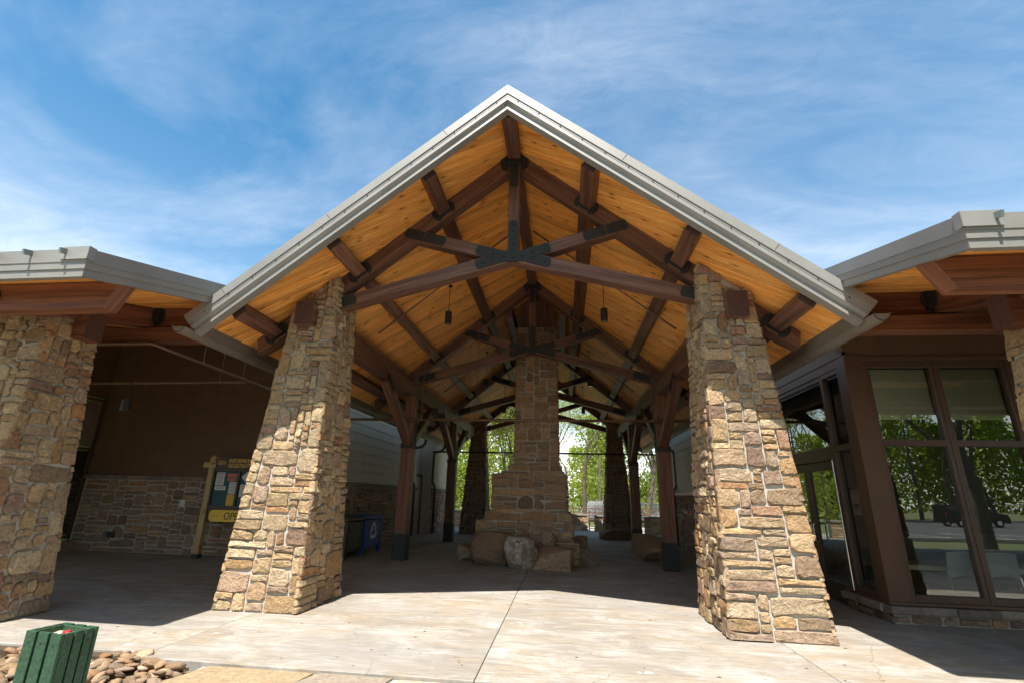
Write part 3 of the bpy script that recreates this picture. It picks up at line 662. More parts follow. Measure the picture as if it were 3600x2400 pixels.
# ridge, purlins, plates
def part_beam(name, p0, p1, w, h, up=None, side=None, mat='timber', parent=None):
    b = MB(); b.beam(p0, p1, w, h, side, up, .007, 0, 1); return b.build(name, [M[mat], M['endgrain']], parent or PV)
part_beam('ridge_beam', (0, 6.02, 7.075), (0, YB - .1, 7.075), .215, .145)
PX = (1.28, 2.635, 3.92)
for s_ in (-1, 1):
    ex = Vector((s_ * cth, 0, -sth)); n_ = Vector((s_ * sth, 0, cth))
    for x in PX:
        c = Vector((s_ * x, 0, ZD - SLOPE * x)) - n_ * .1
        part_beam('purlin', c + Vector((0, 6.06, 0)), c + Vector((0, YB - .1, 0)), .215, .205, n_, ex)
    part_beam('plate_beam', (s_ * 3.235, 6.72, 4.17), (s_ * 3.235, 22.6, 4.17), .285, .385)
    sp = MB(); sp.tube([(s_ * 3.08, 7.8, 4.385), (s_ * 3.08, 21.4, 4.385)], .016, 6); sp.build('cable_conduit', M['pipe'], PV)
# trusses
def half_disc(b, c, ax, upd, r, t, nrm, sgn):
    pts = [c + upd * (r * .95)] ; K = 7
    pts = []
    for k in range(K + 1): a = -pi / 2 + pi * k / K; pts.append(c + ax * (sgn * cos(a) * r * .82) + upd * (sin(a) * r))
    b.prism(pts, nrm * t)
TY = [7.05, 12.26, 17.47, 22.45]
for ti, y0 in enumerate(TY):
    T = .20; yv = Vector((0, 1, 0)); nf = Vector((0, -1, 0))
    for s_ in (-1, 1):
        ex = Vector((s_ * cth, 0, -sth)); n_ = Vector((s_ * sth, 0, cth))
        xe = 4.02
        poly = [(0, y0, ZD - .006), (0, y0, 6.89), (s_ * (xe - .12), y0, 6.89 - SLOPE * (xe - .12)), (s_ * (xe + .10), y0, 6.89 - SLOPE * (xe + .10) + .06), (s_ * (xe + .14), y0, ZD - SLOPE * (xe + .14) - .006)]
        b = MB(); b.prism(poly, yv * T, ax=ex); ro = b.build('rafter', M['timber'], PV)
        for x in PX:
            br = MB(); c = Vector((s_ * x, y0 - .001, ZD - SLOPE * x)) - n_ * .135
            for q in (-1, 1): half_disc(br, c + ex * (q * .112), ex, n_, .125, .012, nf, q)
            br.beam(c + ex * -.115 - n_ * .075 + nf * .03, c + ex * .115 - n_ * .075 + nf * .03, .06, .012, nf, n_, 0)
            br.prism([c + ex * -.2 - n_ * .105 + yv * (T + .001), c + ex * .2 - n_ * .105 + yv * (T + .001), c + ex * .2 + n_ * .1 + yv * (T + .001), c + ex * -.2 + n_ * .1 + yv * (T + .001)], yv * .012)
            br.build('purlin_hanger', M['steel'], ro)
        # bottom chord
        zc = lambda x: 5.102 - .2715 * x; dz = .222
        poly = [(0, y0 - .004, zc(0)), (s_ * 3.02, y0 - .004, zc(3.02)), (s_ * 3.02, y0 - .004, zc(3.02) + dz), (0, y0 - .004, zc(0) + dz)]
        axc = Vector((s_, 0, -.2715)).normalized(); upc = Vector((s_ * .2715, 0, 1)).normalized()
        b = MB(); b.prism(poly, yv * (T - .008), ax=axc); co = b.build('bottom_chord', M['timber'], PV)
        # upper strut
        sl = .302; zs = lambda x: 5.05 + sl * x; ds = .205
        x1 = (6.89 - zs(0)) / (SLOPE + sl); x2 = (6.89 - zs(0) - ds) / (SLOPE + sl)
        poly = [(s_ * .28, y0 - .002, zs(.28)), (s_ * x1, y0 - .002, zs(x1)), (s_ * x2, y0 - .002, zs(x2) + ds), (s_ * .10, y0 - .002, zs(.10) + ds)]
        axs = Vector((s_, 0, sl)).normalized(); ups = Vector((-s_ * sl, 0, 1)).normalized()
        b = MB(); b.prism(poly, yv * (T - .004), ax=axs); sto = b.build('strut', M['timber'], PV)
        # steel: strut to rafter plate, chord end plate, hub arms
        def plate(c0, c1, w, parent, bolts, up, y):
            pb = MB(); d = (c1 - c0).normalized(); K = 5; pts = []
            for k in range(K + 1): a = -pi / 2 + pi * k / K; pts.append(c1 + d * (cos(a) * w * .22 - w * .2) + up * (sin(a) * w * .5))
            pts += [c0 + up * (w * .5), c0 - up * (w * .5)]
            pb.prism(pts, nf * .012)
            L = (c1 - c0).length
            for k in range(bolts): p = c0 + d * (L * (k + .7) / (bolts + .2)) + nf * .012; pb.tube([p, p + nf * .014], .019, 6)
            pb.build('gusset_plate', M['steel'], parent)
        yy = y0 - .005
        cs = Vector((s_ * x1 * .93, yy, zs(x1 * .93) + ds * .5))
        plate(cs - axs * .06, cs - axs * .42, .17, sto, 3, ups, yy); plate(cs - axs * .04, cs + axs * .30, .17, sto, 2, ups, yy)
        ch = lambda x: Vector((s_ * x, yy - .003, zc(x) + dz * .5))
        plate(ch(2.98), ch(2.56), .17, co, 2, upc, yy)
        plate(ch(.03) + Vector((0, 0, .02)) + nf * (.002 if s_ > 0 else .0035), ch(.60) + nf * (.002 if s_ > 0 else .0035), .165, co, 3, upc, yy)
        hs = lambda x: Vector((s_ * x, yy - .003, zs(x) + ds * .5))
        plate(hs(.0) + nf * (.005 if s_ > 0 else .0065), hs(.60) + nf * (.005 if s_ > 0 else .0065), .165, sto, 3, ups, yy)
    b = MB(); b.beam((0, y0 + .1, 5.16), (0, y0 + .1, 6.94), .185, .206, Vector((1, 0, 0)), Vector((0, 1, 0)), .006); kp = b.build('king_post', M['timber'], PV)
    pb = MB()
    def vplate(z0, z1, w, bolts):
        pb.prism([(-w / 2, y0 - .0165, z0), (w / 2, y0 - .0165, z0), (w / 2, y0 - .0165, z1 - .03), (w / 4, y0 - .0165, z1), (-w / 4, y0 - .0165, z1), (-w / 2, y0 - .0165, z1 - .03)], nf * .012)
        for k in range(bolts): z = z0 + (z1 - z0) * (k + .6) / (bolts + .2); pb.tube([(0, y0 - .028, z), (0, y0 - .043, z)], .019, 6)
    vplate(5.10, 5.83, .15, 6); vplate(6.50, 6.93, .135, 2)
    pb.build('gusset_plate', M['steel'], kp)
    br = MB(); c = Vector((0, y0 - .001, 7.0))
    for q in (-1, 1): half_disc(br, c + Vector((q * .11, 0, -.02)), Vector((1, 0, 0)), Vector((0, 0, 1)), .17, .016, nf, q)
    br.box(-.115, .115, y0 - .09, y0 + .0, 6.935, 6.985); br.build('ridge_hanger', M['steel'], kp)
# posts with knee braces
for s_ in (-1, 1):
    for y in (12.36, 17.60):
        x = s_ * 3.16
        b = MB(); b.beam((x, y, .58), (x, y, 2.64), .305, .305, Vector((1, 0, 0)), Vector((0, 1, 0)), .01); po = b.build('post', M['timber_red'], PV)
        b = MB(); b.beam((x + s_ * .01, y, 2.64), (x + s_ * .01, y, 3.985), .25, .26, Vector((1, 0, 0)), Vector((0, 1, 0)), .008); b.build('upper_post', M['timber_red'], po)
        b = MB(); b.beam((x, y, 0), (x, y, .595), .325, .325, Vector((1, 0, 0)), Vector((0, 1, 0)), .006); b.build('steel_shoe', M['steel'], po)
        b = MB(); b.beam((x, y, 2.615), (x, y, 2.735), .322, .322, Vector((1, 0, 0)), Vector((0, 1, 0)), .004)
        b.box(x - s_ * .155 - .012, x - s_ * .155 + .012, y - .06, y + .06, 2.73, 3.35)
        for k in range(4): b.tube([(x - s_ * .165, y, 2.8 + k * .14), (x - s_ * .195, y, 2.8 + k * .14)], .018, 6)
        b.build('steel_collar', M['steel'], po)
        for q in (-1, 1):
            p0 = Vector((x, y + q * .10, 2.76)); p1 = Vector((x, y + q * 2.05, 3.93)); d = (p1 - p0).normalized()
            kb = MB(); kb.beam(p0 - d * .05, p1 + d * .04, .195, .20, Vector((1, 0, 0)), None, .007); ko = kb.build('knee_brace', M['timber'], PV)
            st = MB(); c = p1 - d * .35
            st.beam(c - Vector((s_ * .106, 0, 0)), c + d * .55 - Vector((s_ * .106, 0, 0)), .012, .09, Vector((1, 0, 0)), None, 0)
            for k in range(5): p = c + d * (.05 + k * .11) - Vector((s_ * .11, 0, 0)); st.tube([p, p - Vector((s_ * .03, 0, 0))], .018, 6)
            st.build('brace_strap', M['steel'], ko)

# ================================================================== CHIMNEY
CH = thing('stone_chimney', 'tall stone chimney with stepped fireplace base in the middle of the pavilion', 'chimney', (.08, 13.8, 0))
rc = random.Random(77)
def tier(x0, x1, y0, y1, z0, z1, tp=0, wr=(4, 12), hr=(2, 4), cell=.05, prot=.03):
    i = .028
    b0 = [Vector(p) for p in ((x0 + i, y0 + i, z0), (x1 - i, y0 + i, z0), (x1 - i, y1 - i, z0), (x0 + i, y1 - i, z0))]
    b1 = [Vector(p) for p in ((x0 + i + tp, y0 + i + tp, z1), (x1 - i - tp, y0 + i + tp, z1), (x1 - i - tp, y1 - i - tp, z1), (x0 + i + tp, y1 - i - tp, z1))]
    core.add(b0 + b1, [[0, 1, 5, 4], [1, 2, 6, 5], [2, 3, 7, 6], [3, 0, 4, 7], [4, 5, 6, 7]])
    for (a, b, single) in ((0, 1, True), (1, 2, True), (3, 0, True), (2, 3, False)):
        stone_face(CH, b0[a], b0[b], b1[b], b1[a], rc, M['stone_chim'], cell, wr, hr, prot, .009, (True, True), single, sink=None if single else chs)
core = MB(); chs = MB()
tier(-.535, .665, 13.2, 14.4, 2.28, 6.15, .03, (3, 11), (2, 4), .055)
tier(-.66, .74, 13.1, 14.5, 2.14, 2.30, 0, (6, 16), (3, 3), .05, .03)
tier(-.84, .80, 13.02, 14.55, 2.06, 2.16, 0, (7, 18), (2, 2), .05, .03)
tier(-1.06, .86, 12.95, 14.65, 1.12, 2.08, .02, (5, 18), (2, 5), .045, .05)
tier(-1.18, .95, 12.85, 14.75, .92, 1.14, 0, (6, 20), (4, 4), .05, .06)
tier(-1.36, .98, 12.62, 14.9, .46, .94, .0, (5, 18), (3, 6), .045, .06)
tier(-1.42, 1.10, 12.55, 15.0, .0, .48, .0, (6, 16), (3, 6), .05, .06)
core.build('mortar_core', M['mortar'], CH); o = chs.build('rear_stonework', M['stone_chim'], CH); o['kind'] = 'stuff'
b = MB(); b.box(-.42, .56, 13.36, 14.24, 6.1, 7.12); b.build('timber_collar', [M['timber']], PV)
for s_, x in ((-1, -.66), (1, .79)):
    b = MB(); b.box(x - .09, x + .09, 12.5, 17.4, 6.2, 6.52); b.build('trimmer_beam', M['timber'], PV)

# boulders round the hearth
def boulder(label, loc, dims, seed, mat='boulder', boxy=.45, rot=0, amp=.2, flatz=None, tilt=(0, 0), freq=1.3):
    me = rock_mesh(seed, dims, 5, amp, freq, None, boxy, .06, 16 if boxy < .5 else 5); me.materials.append(M[mat])
    o = link('boulder', me); o.location = loc; o.rotation_euler = (tilt[0], tilt[1], rot); return tag(o, label, 'boulder', 'boulders at the foot of the chimney')
boulder('small square brown boulder at the left end of the hearth', (-1.56, 12.85, .16), (.27, .30, .24), 3, boxy=.7, amp=.1)
boulder('wide rounded purple-grey boulder left of the pale cracked boulder', (-.86, 12.20, .34), (.56, .42, .40), 5, boxy=.3, amp=.16, rot=.15)
boulder('pale rounded boulder with a web of cracks, foremost in front of the chimney', (-.20, 11.78, .31), (.42, .34, .38), 8, 'pale_boulder', .2, .1, .14, tilt=(.1, .25))
boulder('long flat-topped orange-brown boulder right of the pale cracked boulder', (.54, 11.98, .20), (.43, .44, .24), 12, boxy=.88, amp=.06, rot=-.12)
boulder('grey square-cut boulder at the right end of the hearth', (1.22, 12.85, .17), (.34, .33, .21), 15, boxy=.9, amp=.05, rot=.1)
boulder('small dark knobbly rock on the hearth ledge behind the orange boulder', (.36, 12.42, .52), (.25, .2, .22), 21, boxy=.2, amp=.22)
boulder('low dark block stepping out behind the grey square boulder', (1.16, 13.5, .3), (.2, .3, .3), 23, boxy=.85, amp=.06)
bb = rock_mesh(31, (.46, 1.25, .34), 5, .07, 1.2, None, .85, .06, 8); bb.materials.append(M['boulder']); o = link('stone_bench', bb); o.location = (3.28, 15.05, .22); tag(o, 'long rough stone block used as a bench behind the right timber post', 'stone bench')
bb = rock_mesh(33, (.62, .45, .26), 5, .1, 1.2, None, .6, .05, 10); bb.materials.append(M['stone_wall']); o = link('boulder', bb); o.location = (2.78, 20.95, .17); tag(o, 'dark low boulder at the foot of the far right pillar', 'boulder')

# ================================================================== WINGS
def wing(s_, name, label):
    W = thing(name, label, 'building', (s_ * 8, 8, 0))
    zd = lambda y: 3.62 + .245 * (y - 4.1); yv = Vector((0, 1, .245)).normalized(); nv = Vector((0, -.245, 1)).normalized(); xv = Vector((s_, 0, 0))
    WX = 11.78 if s_ < 0 else 14.0; x0, x1 = s_ * 4.2, s_ * WX; y0, y1 = 4.09, 13.0
    rf_ = MB(); rf_.prism([Vector((x0, y0, zd(y0))) + nv * .05, Vector((x0, y1, zd(y1))) + nv * .05, Vector((x0, y1, zd(y1))) + nv * .2, Vector((x0, y0, zd(y0))) + nv * .2], xv * (WX - 4.2))
    RF = rf_.build('roof', M['roofmetal'], W)
    rr_ = MB(); rr_.prism([(x0 + s_ * .2, 13.02, zd(13) + .06), (x0 + s_ * .2, 25.2, 3.98), (x0 + s_ * .2, 25.2, 4.12), (x0 + s_ * .2, 13.02, zd(13) + .2)], xv * (WX - 4.4)); rr_.build('added_rear_roof', M['roofmetal'], RF)  # rear slope added out of view to keep sun off the pavilion floor
    for k in range(17 if s_ < 0 else 22):
        x = s_ * (4.37 + k * .43); b = MB(); p0 = Vector((x, 4.0, zd(4.0))) + nv * .225; p1 = Vector((x, y1, zd(y1))) + nv * .225
        b.beam(p0, p1, .024, .055, Vector((1, 0, 0)), nv, 0); b.build('standing_seam', M['roofmetal'], RF)
    deck_boards(RF, Vector((x0, y0, zd(y0))), xv, yv, nv, WX - 4.2, (11.9 - y0) / yv.y, radians(0), .145, M['deck'])
    # fascia: front eave and rake
    prof = [(0, 0), (0, .030), (-.148, .030), (-.151, .022), (-.225, .022), (-.229, .008), (-.31, .008), (-.31, -.06), (0, -.06)]
    f = MB(); vs = []; n = len(prof); cx = s_ * 4.15
    for end in (0, 1):
        for dz_, d in prof: vs.append((cx - s_ * d if end == 0 else s_ * WX, 4.06 - d, 3.868 + dz_))
    f.add(vs, [[i, (i + 1) % n, n + (i + 1) % n, n + i] for i in range(n)] + [[n + i for i in range(n)]]); f.build('eave_fascia', M['wing_fascia'], W)
    f = MB(); vs = []
    for end in (0, 1):
        for dz_, d in prof:
            y = 4.06 - d if end == 0 else 6.25; vs.append((cx - s_ * d, y, 3.868 + dz_ + .245 * (y - 4.06)))
    f.add(vs, [[i, (i + 1) % n, n + (i + 1) % n, n + i] for i in range(n)] + [[n + i for i in range(n)]]); fo = f.build('rake_fascia', M['wing_fascia'], W)
    sc_ = MB()
    for k in range(8):
        y = 4.25 + k * .24; z = 3.868 - .14 + .245 * (y - 4.06); sc_.tube([(cx - s_ * .016, y, z), (cx - s_ * .026, y, z)], .009, 6)
    sc_.build('screw', M['gutter'], fo, kind='stuff')
    b = MB(); b.box(min(cx - s_ * .04, cx + s_ * .27), max(cx - s_ * .04, cx + s_ * .27), 4.012, 4.045, 3.742, 3.885); b.box(min(cx - s_ * .042, cx - s_ * .022), max(cx - s_ * .042, cx - s_ * .022), 4.014, 4.10, 3.742, 3.886); b.build('fascia_corner_cap', M['fascia'], W)
    # eave beam with slant-cut end, plate beam, rafters, cross beams
    b = MB(); zt = zd(4.5); poly = [(s_ * 4.16, 4.5, zt - .01), (s_ * 4.325, 4.5, 3.40), (s_ * WX, 4.5, 3.40), (s_ * WX, 4.5, zt - .01)]
    b.prism(poly, (0, .2, .0), ax=(1, 0, 0)); eb = b.build('eave_beam', [M['timber_red']], W)
    for xx in (5.785, 9.0):
        br = MB()
        for q in (-1, 1): half_disc(br, Vector((s_ * xx + q * .02, 4.499, 3.54)), Vector((1, 0, 0)), Vector((0, 0, 1)), .125, .012, Vector((0, -1, 0)), q)
        br.box(s_ * xx - .012, s_ * xx + .012, 4.44, 4.5, 3.42, 3.66); br.build('beam_hanger', M['steel'], eb)
    b = MB(); b.beam((s_ * 5.5, 5.55, 3.555), (s_ * WX, 5.55, 3.555), .26, .38, Vector((0, 1, 0)), Vector((0, 0, 1)), .008, 0, 1); b.build('porch_plate_beam', [M['timber_red'], M['endgrain']], W)
    for xx in (5.785, 9.0) + ((12.2,) if s_ > 0 else ()):
        p0 = Vector((s_ * xx, 4.71, zd(4.71))) - nv * .155; p1 = Vector((s_ * xx, 11.6, zd(11.6))) - nv * .155
        b = MB(); b.beam(p0, p1, .33, .29, Vector((1, 0, 0)), nv, .007); b.build('porch_rafter', M['timber_red'], W)
    b = MB(); b.beam((s_ * 4.3, 6.72, 4.085), (s_ * 5.62, 6.72, 4.085), .24, .34, Vector((0, 1, 0)), Vector((0, 0, 1)), .007); hb = b.build('header_beam', M['timber_red'], W)
    br = MB()
    for q, ax, nn in ((1, Vector((-s_, 0, 0)), Vector((0, -1, 0))), (1, Vector((0, -1, 0)), Vector((-s_, 0, 0)))):
        c = Vector((s_ * 5.615, 6.595, 4.10)); half_disc(br, c + nn * .002, ax, Vector((0, 0, 1)), .15, .012, nn, q)
    br.box(min(s_ * 5.60, s_ * 5.54), max(s_ * 5.60, s_ * 5.54), 6.53, 6.60, 3.97, 4.24)
    br.build('beam_hanger', M['steel'], hb)
    b = MB(); b.beam((s_ * 4.55, 6.60, 3.765), (s_ * 11, 6.60, 3.765), .2, .23, Vector((0, 1, 0)), Vector((0, 0, 1)), .007); b.build('lintel_beam', M['timber_red'], W)
    return W, zd
LW, zdl = wing(-1, 'porch_building', 'brown building with stone wainscot and porch roof left of the gable')
RW, zdr = wing(1, 'porch_building', 'brown glazed building with entrance doors and porch roof right of the gable')

def siding(parent, O, along, L, z0, z1, mat, exposure, nrm, topfn=None, name='siding_board'):
    """lap siding: one plank per course"""
    O = Vector(O); along = Vector(along); nrm = Vector(nrm); z = z0; k = 0
    while z < z1 - .02:
        zt = min(z + exposure + .015, z1); b = MB()
        a = O + along * 0; e = O + along * L
        pts = [a + nrm * .018, a + nrm * .004, a - nrm * .01]
        vs = [a + Vector((0, 0, z)) + nrm * .02, e + Vector((0, 0, z)) + nrm * .02, e + Vector((0, 0, zt)) + nrm * .006, a + Vector((0, 0, zt)) + nrm * .006,
              a + Vector((0, 0, z)) - nrm * .005, e + Vector((0, 0, z)) - nrm * .005, e + Vector((0, 0, zt)) - nrm * .005, a + Vector((0, 0, zt)) - nrm * .005]
        b.add(vs, [[0, 1, 2, 3], [4, 5, 1, 0], [3, 2, 6, 7], [5, 4, 7, 6], [4, 0, 3, 7], [1, 5, 6, 2]]); b.build(name, mat, parent); z += exposure
# ---- left building: alcove back wall y=11.62, end wall x=-11.4, pavilion side wall
def wall_box(name, x0, x1, y0, y1, z0, z1, mat, parent): b = MB(); b.box(x0, x1, y0, y1, z0, z1); return b.build(name, mat, parent)
rw = random.Random(101)
BWL = wall_box('back_wall', -11.6, -5.06, 11.72, 11.95, 0, 5.4, M['brown_siding'], LW)
siding(BWL, (-11.4, 11.71, 0), (1, 0, 0), 6.35, 1.86, 5.4, M['brown_siding'], .26, (0, -1, 0))
wall_box('wainscot_backing', -11.4, -4.99, 11.655, 11.72, 0, 1.70, M['mortar'], BWL)
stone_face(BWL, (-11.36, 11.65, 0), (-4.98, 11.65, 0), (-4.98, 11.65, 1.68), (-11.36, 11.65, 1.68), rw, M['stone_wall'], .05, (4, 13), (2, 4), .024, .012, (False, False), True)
x = -11.4
while x < -5.05:
    w = rw.uniform(.22, .5); b = MB(); b.box(x + .006, min(-4.95, x + w) - .006, 11.585, 11.72, 1.69 + rw.uniform(0, .006), 1.79, .008); b.build('capstone', M['cap'], BWL); x += w
wall_box('sill_trim', -11.4, -5.0, 11.66, 11.72, 1.80, 1.865, M['trim'], BWL)
EWL = wall_box('end_wall', -11.75, -11.46, 6.5, 11.72, 3.74, 5.4, M['brown_siding'], LW); wall_box('end_wall_pier', -11.75, -11.47, 11.62, 11.95, 0, 3.73, M['brown_siding'], EWL); wall_box('end_wall_pier', -11.75, -11.46, 6.5, 9.14, 0, 3.73, M['brown_siding'], EWL)
siding(EWL, (-11.46, 6.5, 0), (0, 1, 0), 5.2, 3.75, 5.4, M['brown_siding'], .26, (1, 0, 0))
fr = MB()
for y in (9.2, 10.35, 11.585): fr.box(-11.46, -11.40, y - .03, y + .03, .28, 3.72)
for z in (.3, 2.42, 3.68): fr.box(-11.46, -11.405, 9.15, 11.61, z - .035, z + .035)
fo = fr.build('window', M['frame'], LW)
for y0_, y1_ in ((9.235, 10.315), (10.385, 11.55)):
    for z0_, z1_ in ((.35, 2.37), (2.47, 3.63)):
        b = MB(); b.box(-11.425, -11.415, y0_, y1_, z0_, z1_); b.build('pane', M['glass'], fo)
b = MB(); b.box(-11.452, -11.447, 9.10, 11.64, .2, 3.76); b.build('roller_shade', M['green_shade'], fo)
slab('stone_kerb', -11.5, -11.2, 6.5, 11.6, 0, .22, M['stone_wall'], LW)
b = MB(); b.box(-8.60, -8.46, 11.60, 11.625, 1.08, 1.24, .006); b.build('alarm_plate', M['white'], BWL)
b = MB(); b.box(-10.36, -10.18, 11.57, 11.63, .33, .46, .01); b.build('outlet_box', M['downspout'], BWL)
# side wall facing the pavilion
SWL = wall_box('side_wall', -5.3, -5.06, 11.95, 19.6, 0, 3.9, M['tan_siding'], LW)
siding(SWL, (-5.06, 11.7, 0), (0, 1, 0), 7.9, 1.84, 3.9, M['tan_siding'], .26, (1, 0, 0))
wall_box('wainscot_backing', -5.06, -4.995, 11.65, 19.6, 0, 1.68, M['mortar'], SWL)
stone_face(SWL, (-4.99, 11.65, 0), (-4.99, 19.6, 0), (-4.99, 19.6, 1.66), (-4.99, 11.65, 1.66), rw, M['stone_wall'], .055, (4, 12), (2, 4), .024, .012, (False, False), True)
y = 11.6
while y < 19.55:
    w = rw.uniform(.25, .5); b = MB(); b.box(-5.06, -4.94, y + .006, min(19.6, y + w) - .006, 1.675, 1.775, .008); b.build('capstone', M['cap'], SWL); y += w
wall_box('sill_trim', -5.06, -5.02, 11.7, 19.6, 1.785, 1.845, M['tan_siding'], SWL)
RCL = wall_box('recess_wall', -5.45, -5.2, 19.6, 20.9, 0, 3.9, M['tan_siding'], LW)
dr = MB(); dr.box(-5.2, -5.15, 19.72, 20.72, 0, 2.2); do = dr.build('service_door', M['tan_siding'], LW)
b = MB(); b.box(-5.2, -5.12, 19.62, 19.72, 0, 2.3); b.box(-5.2, -5.12, 20.72, 20.82, 0, 2.3); b.box(-5.2, -5.12, 19.72, 20.72, 2.2, 2.3); b.build('door_frame', M['downspout'], do)
SW2 = wall_box('far_side_wall', -5.3, -4.72, 20.9, 23.6, 0, 3.9, M['tan_siding'], LW)
siding(SW2, (-4.72, 20.9, 0), (0, 1, 0), 2.7, 1.84, 3.9, M['tan_siding'], .26, (1, 0, 0))
siding(SW2, (-5.2, 20.9, 0), (1, 0, 0), .5, 1.84, 3.9, M['tan_siding'], .26, (0, -1, 0))
stone_face(SW2, (-4.70, 20.85, 0), (-4.70, 23.6, 0), (-4.70, 23.6, 1.66), (-4.70, 20.85, 1.66), rw, M['stone_wall'], .055, (4, 12), (2, 4), .024, .012, (True, False), True)
wall_box('wainscot_cap', -4.75, -4.63, 20.86, 23.6, 1.67, 1.77, M['cap'], SW2)
def downspout(parent, x, y, s_, zt=3.35):
    b = MB(); b.tube([(x + s_ * .45, y, zt + .2), (x + s_ * .42, y, zt + .05), (x + s_ * .30, y, zt - .07), (x + s_ * .06, y, zt - .12), (x, y, zt - .22), (x, y, 2.15), (x, y, 2.0), (x + s_ * .10, y, 1.86), (x + s_ * .12, y, 1.75), (x + s_ * .12, y, .03)], .05, 10); b.build('downspout', M['downspout'], parent, smooth=True)
downspout(LW, -4.98, 18.83, 1); downspout(LW, -4.66, 20.7, 1)
# ---- right building
rx = random.Random(202)
def bar(b, x0, x1, y0, y1, z0, z1): b.box(x0, x1, y0, y1, z0, z1, .004)
XW, YW = 5.15, 7.93
up = MB(); bar(up, XW, 14, YW + .02, YW + .2, 3.72, 4.6); FW = up.build('front_wall', M['brown_siding'], RW)
siding(FW, (XW, YW + .02, 0), (1, 0, 0), 8.8, 3.80, 4.55, M['brown_siding'], .26, (0, -1, 0))
b = MB(); bar(b, XW - .005, 5.41, YW - .004, YW + .2, .27, 3.75); b.build('corner_panel', M['trim'], RW)
b = MB(); bar(b, 5.412, 5.455, YW + .012, YW + .2, .27, 3.66); b.build('jamb_trim', M['trim'], RW)
b = MB(); bar(b, 5.36, 14, YW - .012, YW + .05, 3.655, 3.72); b.build('head_trim', M['trim'], RW)
x = 5.49; wi = 0
while x < 12.8:
    wgl = .86; fr = MB()
    bar(fr, x - .05, x, YW + .01, YW + .12, .27, 3.655); bar(fr, x + wgl, x + wgl + .05, YW + .01, YW + .12, .27, 3.655)
    for za, zb in ((.27, .36), (2.355, 2.45), (3.55, 3.655)): bar(fr, x, x + wgl, YW + .012, YW + .12, za, zb)
    w_ = fr.build('window', M['frame'], RW)
    for za, zb in ((.36, 2.355), (2.45, 3.55)):
        b = MB(); b.add([(x, YW + .06, za), (x + wgl, YW + .06, za), (x + wgl, YW + .06, zb), (x, YW + .06, zb)], [[0, 1, 2, 3]]); b.build('pane', M['glass'], w_)
    b = MB(); b.box(x + .0, x + wgl, YW + .135, YW + .14, 2.76, 3.54); b.build('roller_shade', M['blind'], w_)
    b = MB(); bar(b, x + wgl + .052, x + wgl + .082, YW - .0, YW + .1, .27, 3.655); b.build('mullion', M['frame'], w_)
    x += wgl + .132
# stone sill
rs = random.Random(9)
SB = wall_box('stone_base', XW + .02, 14, YW + .01, YW + .3, 0, .125, M['mortar'], RW)
wall_box('base_backing', XW + .02, XW + .3, YW + .3, 9.02, 0, .125, M['mortar'], SB)
stone_face(SB, (XW + .01, YW, .0), (13, YW, 0), (13, YW, .12), (XW + .01, YW, .12), rs, M['stone_wall'], .03, (6, 13), (4, 4), .028, .014, (True, False), True)
stone_face(SB, (XW + .01, 9.02, .0), (XW + .01, YW, 0), (XW + .01, YW, .12), (XW + .01, 9.02, .12), rs, M['stone_wall'], .03, (6, 13), (4, 4), .028, .014, (False, True), True)
x = XW - .05
while x < 13:
    w = rs.uniform(.35, .75); b = MB(); b.box(x + .006, x + w - .006, YW - .085 + rs.uniform(-.008, .008), YW + .1, .128, .225 + rs.uniform(-.004, .004), .012); b.build('capstone', M['cap'], SB); x += w
y = YW + .11
while y < 9.0:
    w = rs.uniform(.35, .5); b = MB(); b.box(XW - .075, XW + .1, y + .006, min(y + w, 9.05) - .006, .128, .225, .012); b.build('capstone', M['cap'], SB); y += w
b = MB(); bar(b, XW - .02, 14, YW - .035, YW + .2, .232, .27); bar(b, XW - .02, XW + .2, YW + .2, 9.02, .232, .27); b.build('sill_trim', M['trim'], RW)
# side wall with sidelight and doors
b = MB(); bar(b, XW + .0, XW + .2, YW + .2, 13.2, 3.60, 3.95); SWR = b.build('side_header', M['trim'], RW)
b = MB(); bar(b, XW - .015, XW + .05, YW + .02, 13.2, 3.74, 3.80); b.build('header_trim', M['trim'], SWR)
b = MB(); bar(b, XW, XW + .15, YW + .2, 8.16, .27, 3.6); b.build('corner_panel', M['trim'], RW)
fr = MB(); bar(fr, XW + .01, XW + .12, 8.162, 8.22, .27, 3.6); bar(fr, XW + .01, XW + .16, 8.70, 8.78, .0, 3.6); bar(fr, XW + .01, XW + .12, 8.22, 8.70, .27, .345); bar(fr, XW + .01, XW + .12, 8.22, 8.70, 2.33, 2.42); bar(fr, XW + .01, XW + .12, 8.22, 8.70, 3.53, 3.6)
sl_ = fr.build('sidelight_window', M['frame'], RW)
for za, zb in ((.345, 2.33), (2.42, 3.53)):
    b = MB(); b.add([(XW + .06, 8.70, za), (XW + .06, 8.22, za), (XW + .06, 8.22, zb), (XW + .06, 8.70, zb)], [[0, 1, 2, 3]]); b.build('pane', M['glass'], sl_)
nt_ = MB(); nt_.box(XW + .066, XW + .069, 8.32, 8.55, 1.36, 1.78); no = nt_.build('door_notice', M['paper'], sl_)
b = MB(); b.box(XW + .064, XW + .0655, 8.325, 8.545, 1.72, 1.775); b.build('notice_header', M['blue'], sl_)
text_mesh('notice_text', 'Do not enter this\nbuilding if you are sick.', .022, (XW + .0635, 8.54, 1.69), (0, -1, 0), (0, 0, 1), M['blackink'], sl_, .0004)
for y_ in (8.39, 8.44, 8.49):
    b = MB(); b.box(XW + .064, XW + .0655, y_ - .014, y_ + .014, 1.47, 1.53); b.build('notice_symbol', M['blackink'], sl_)
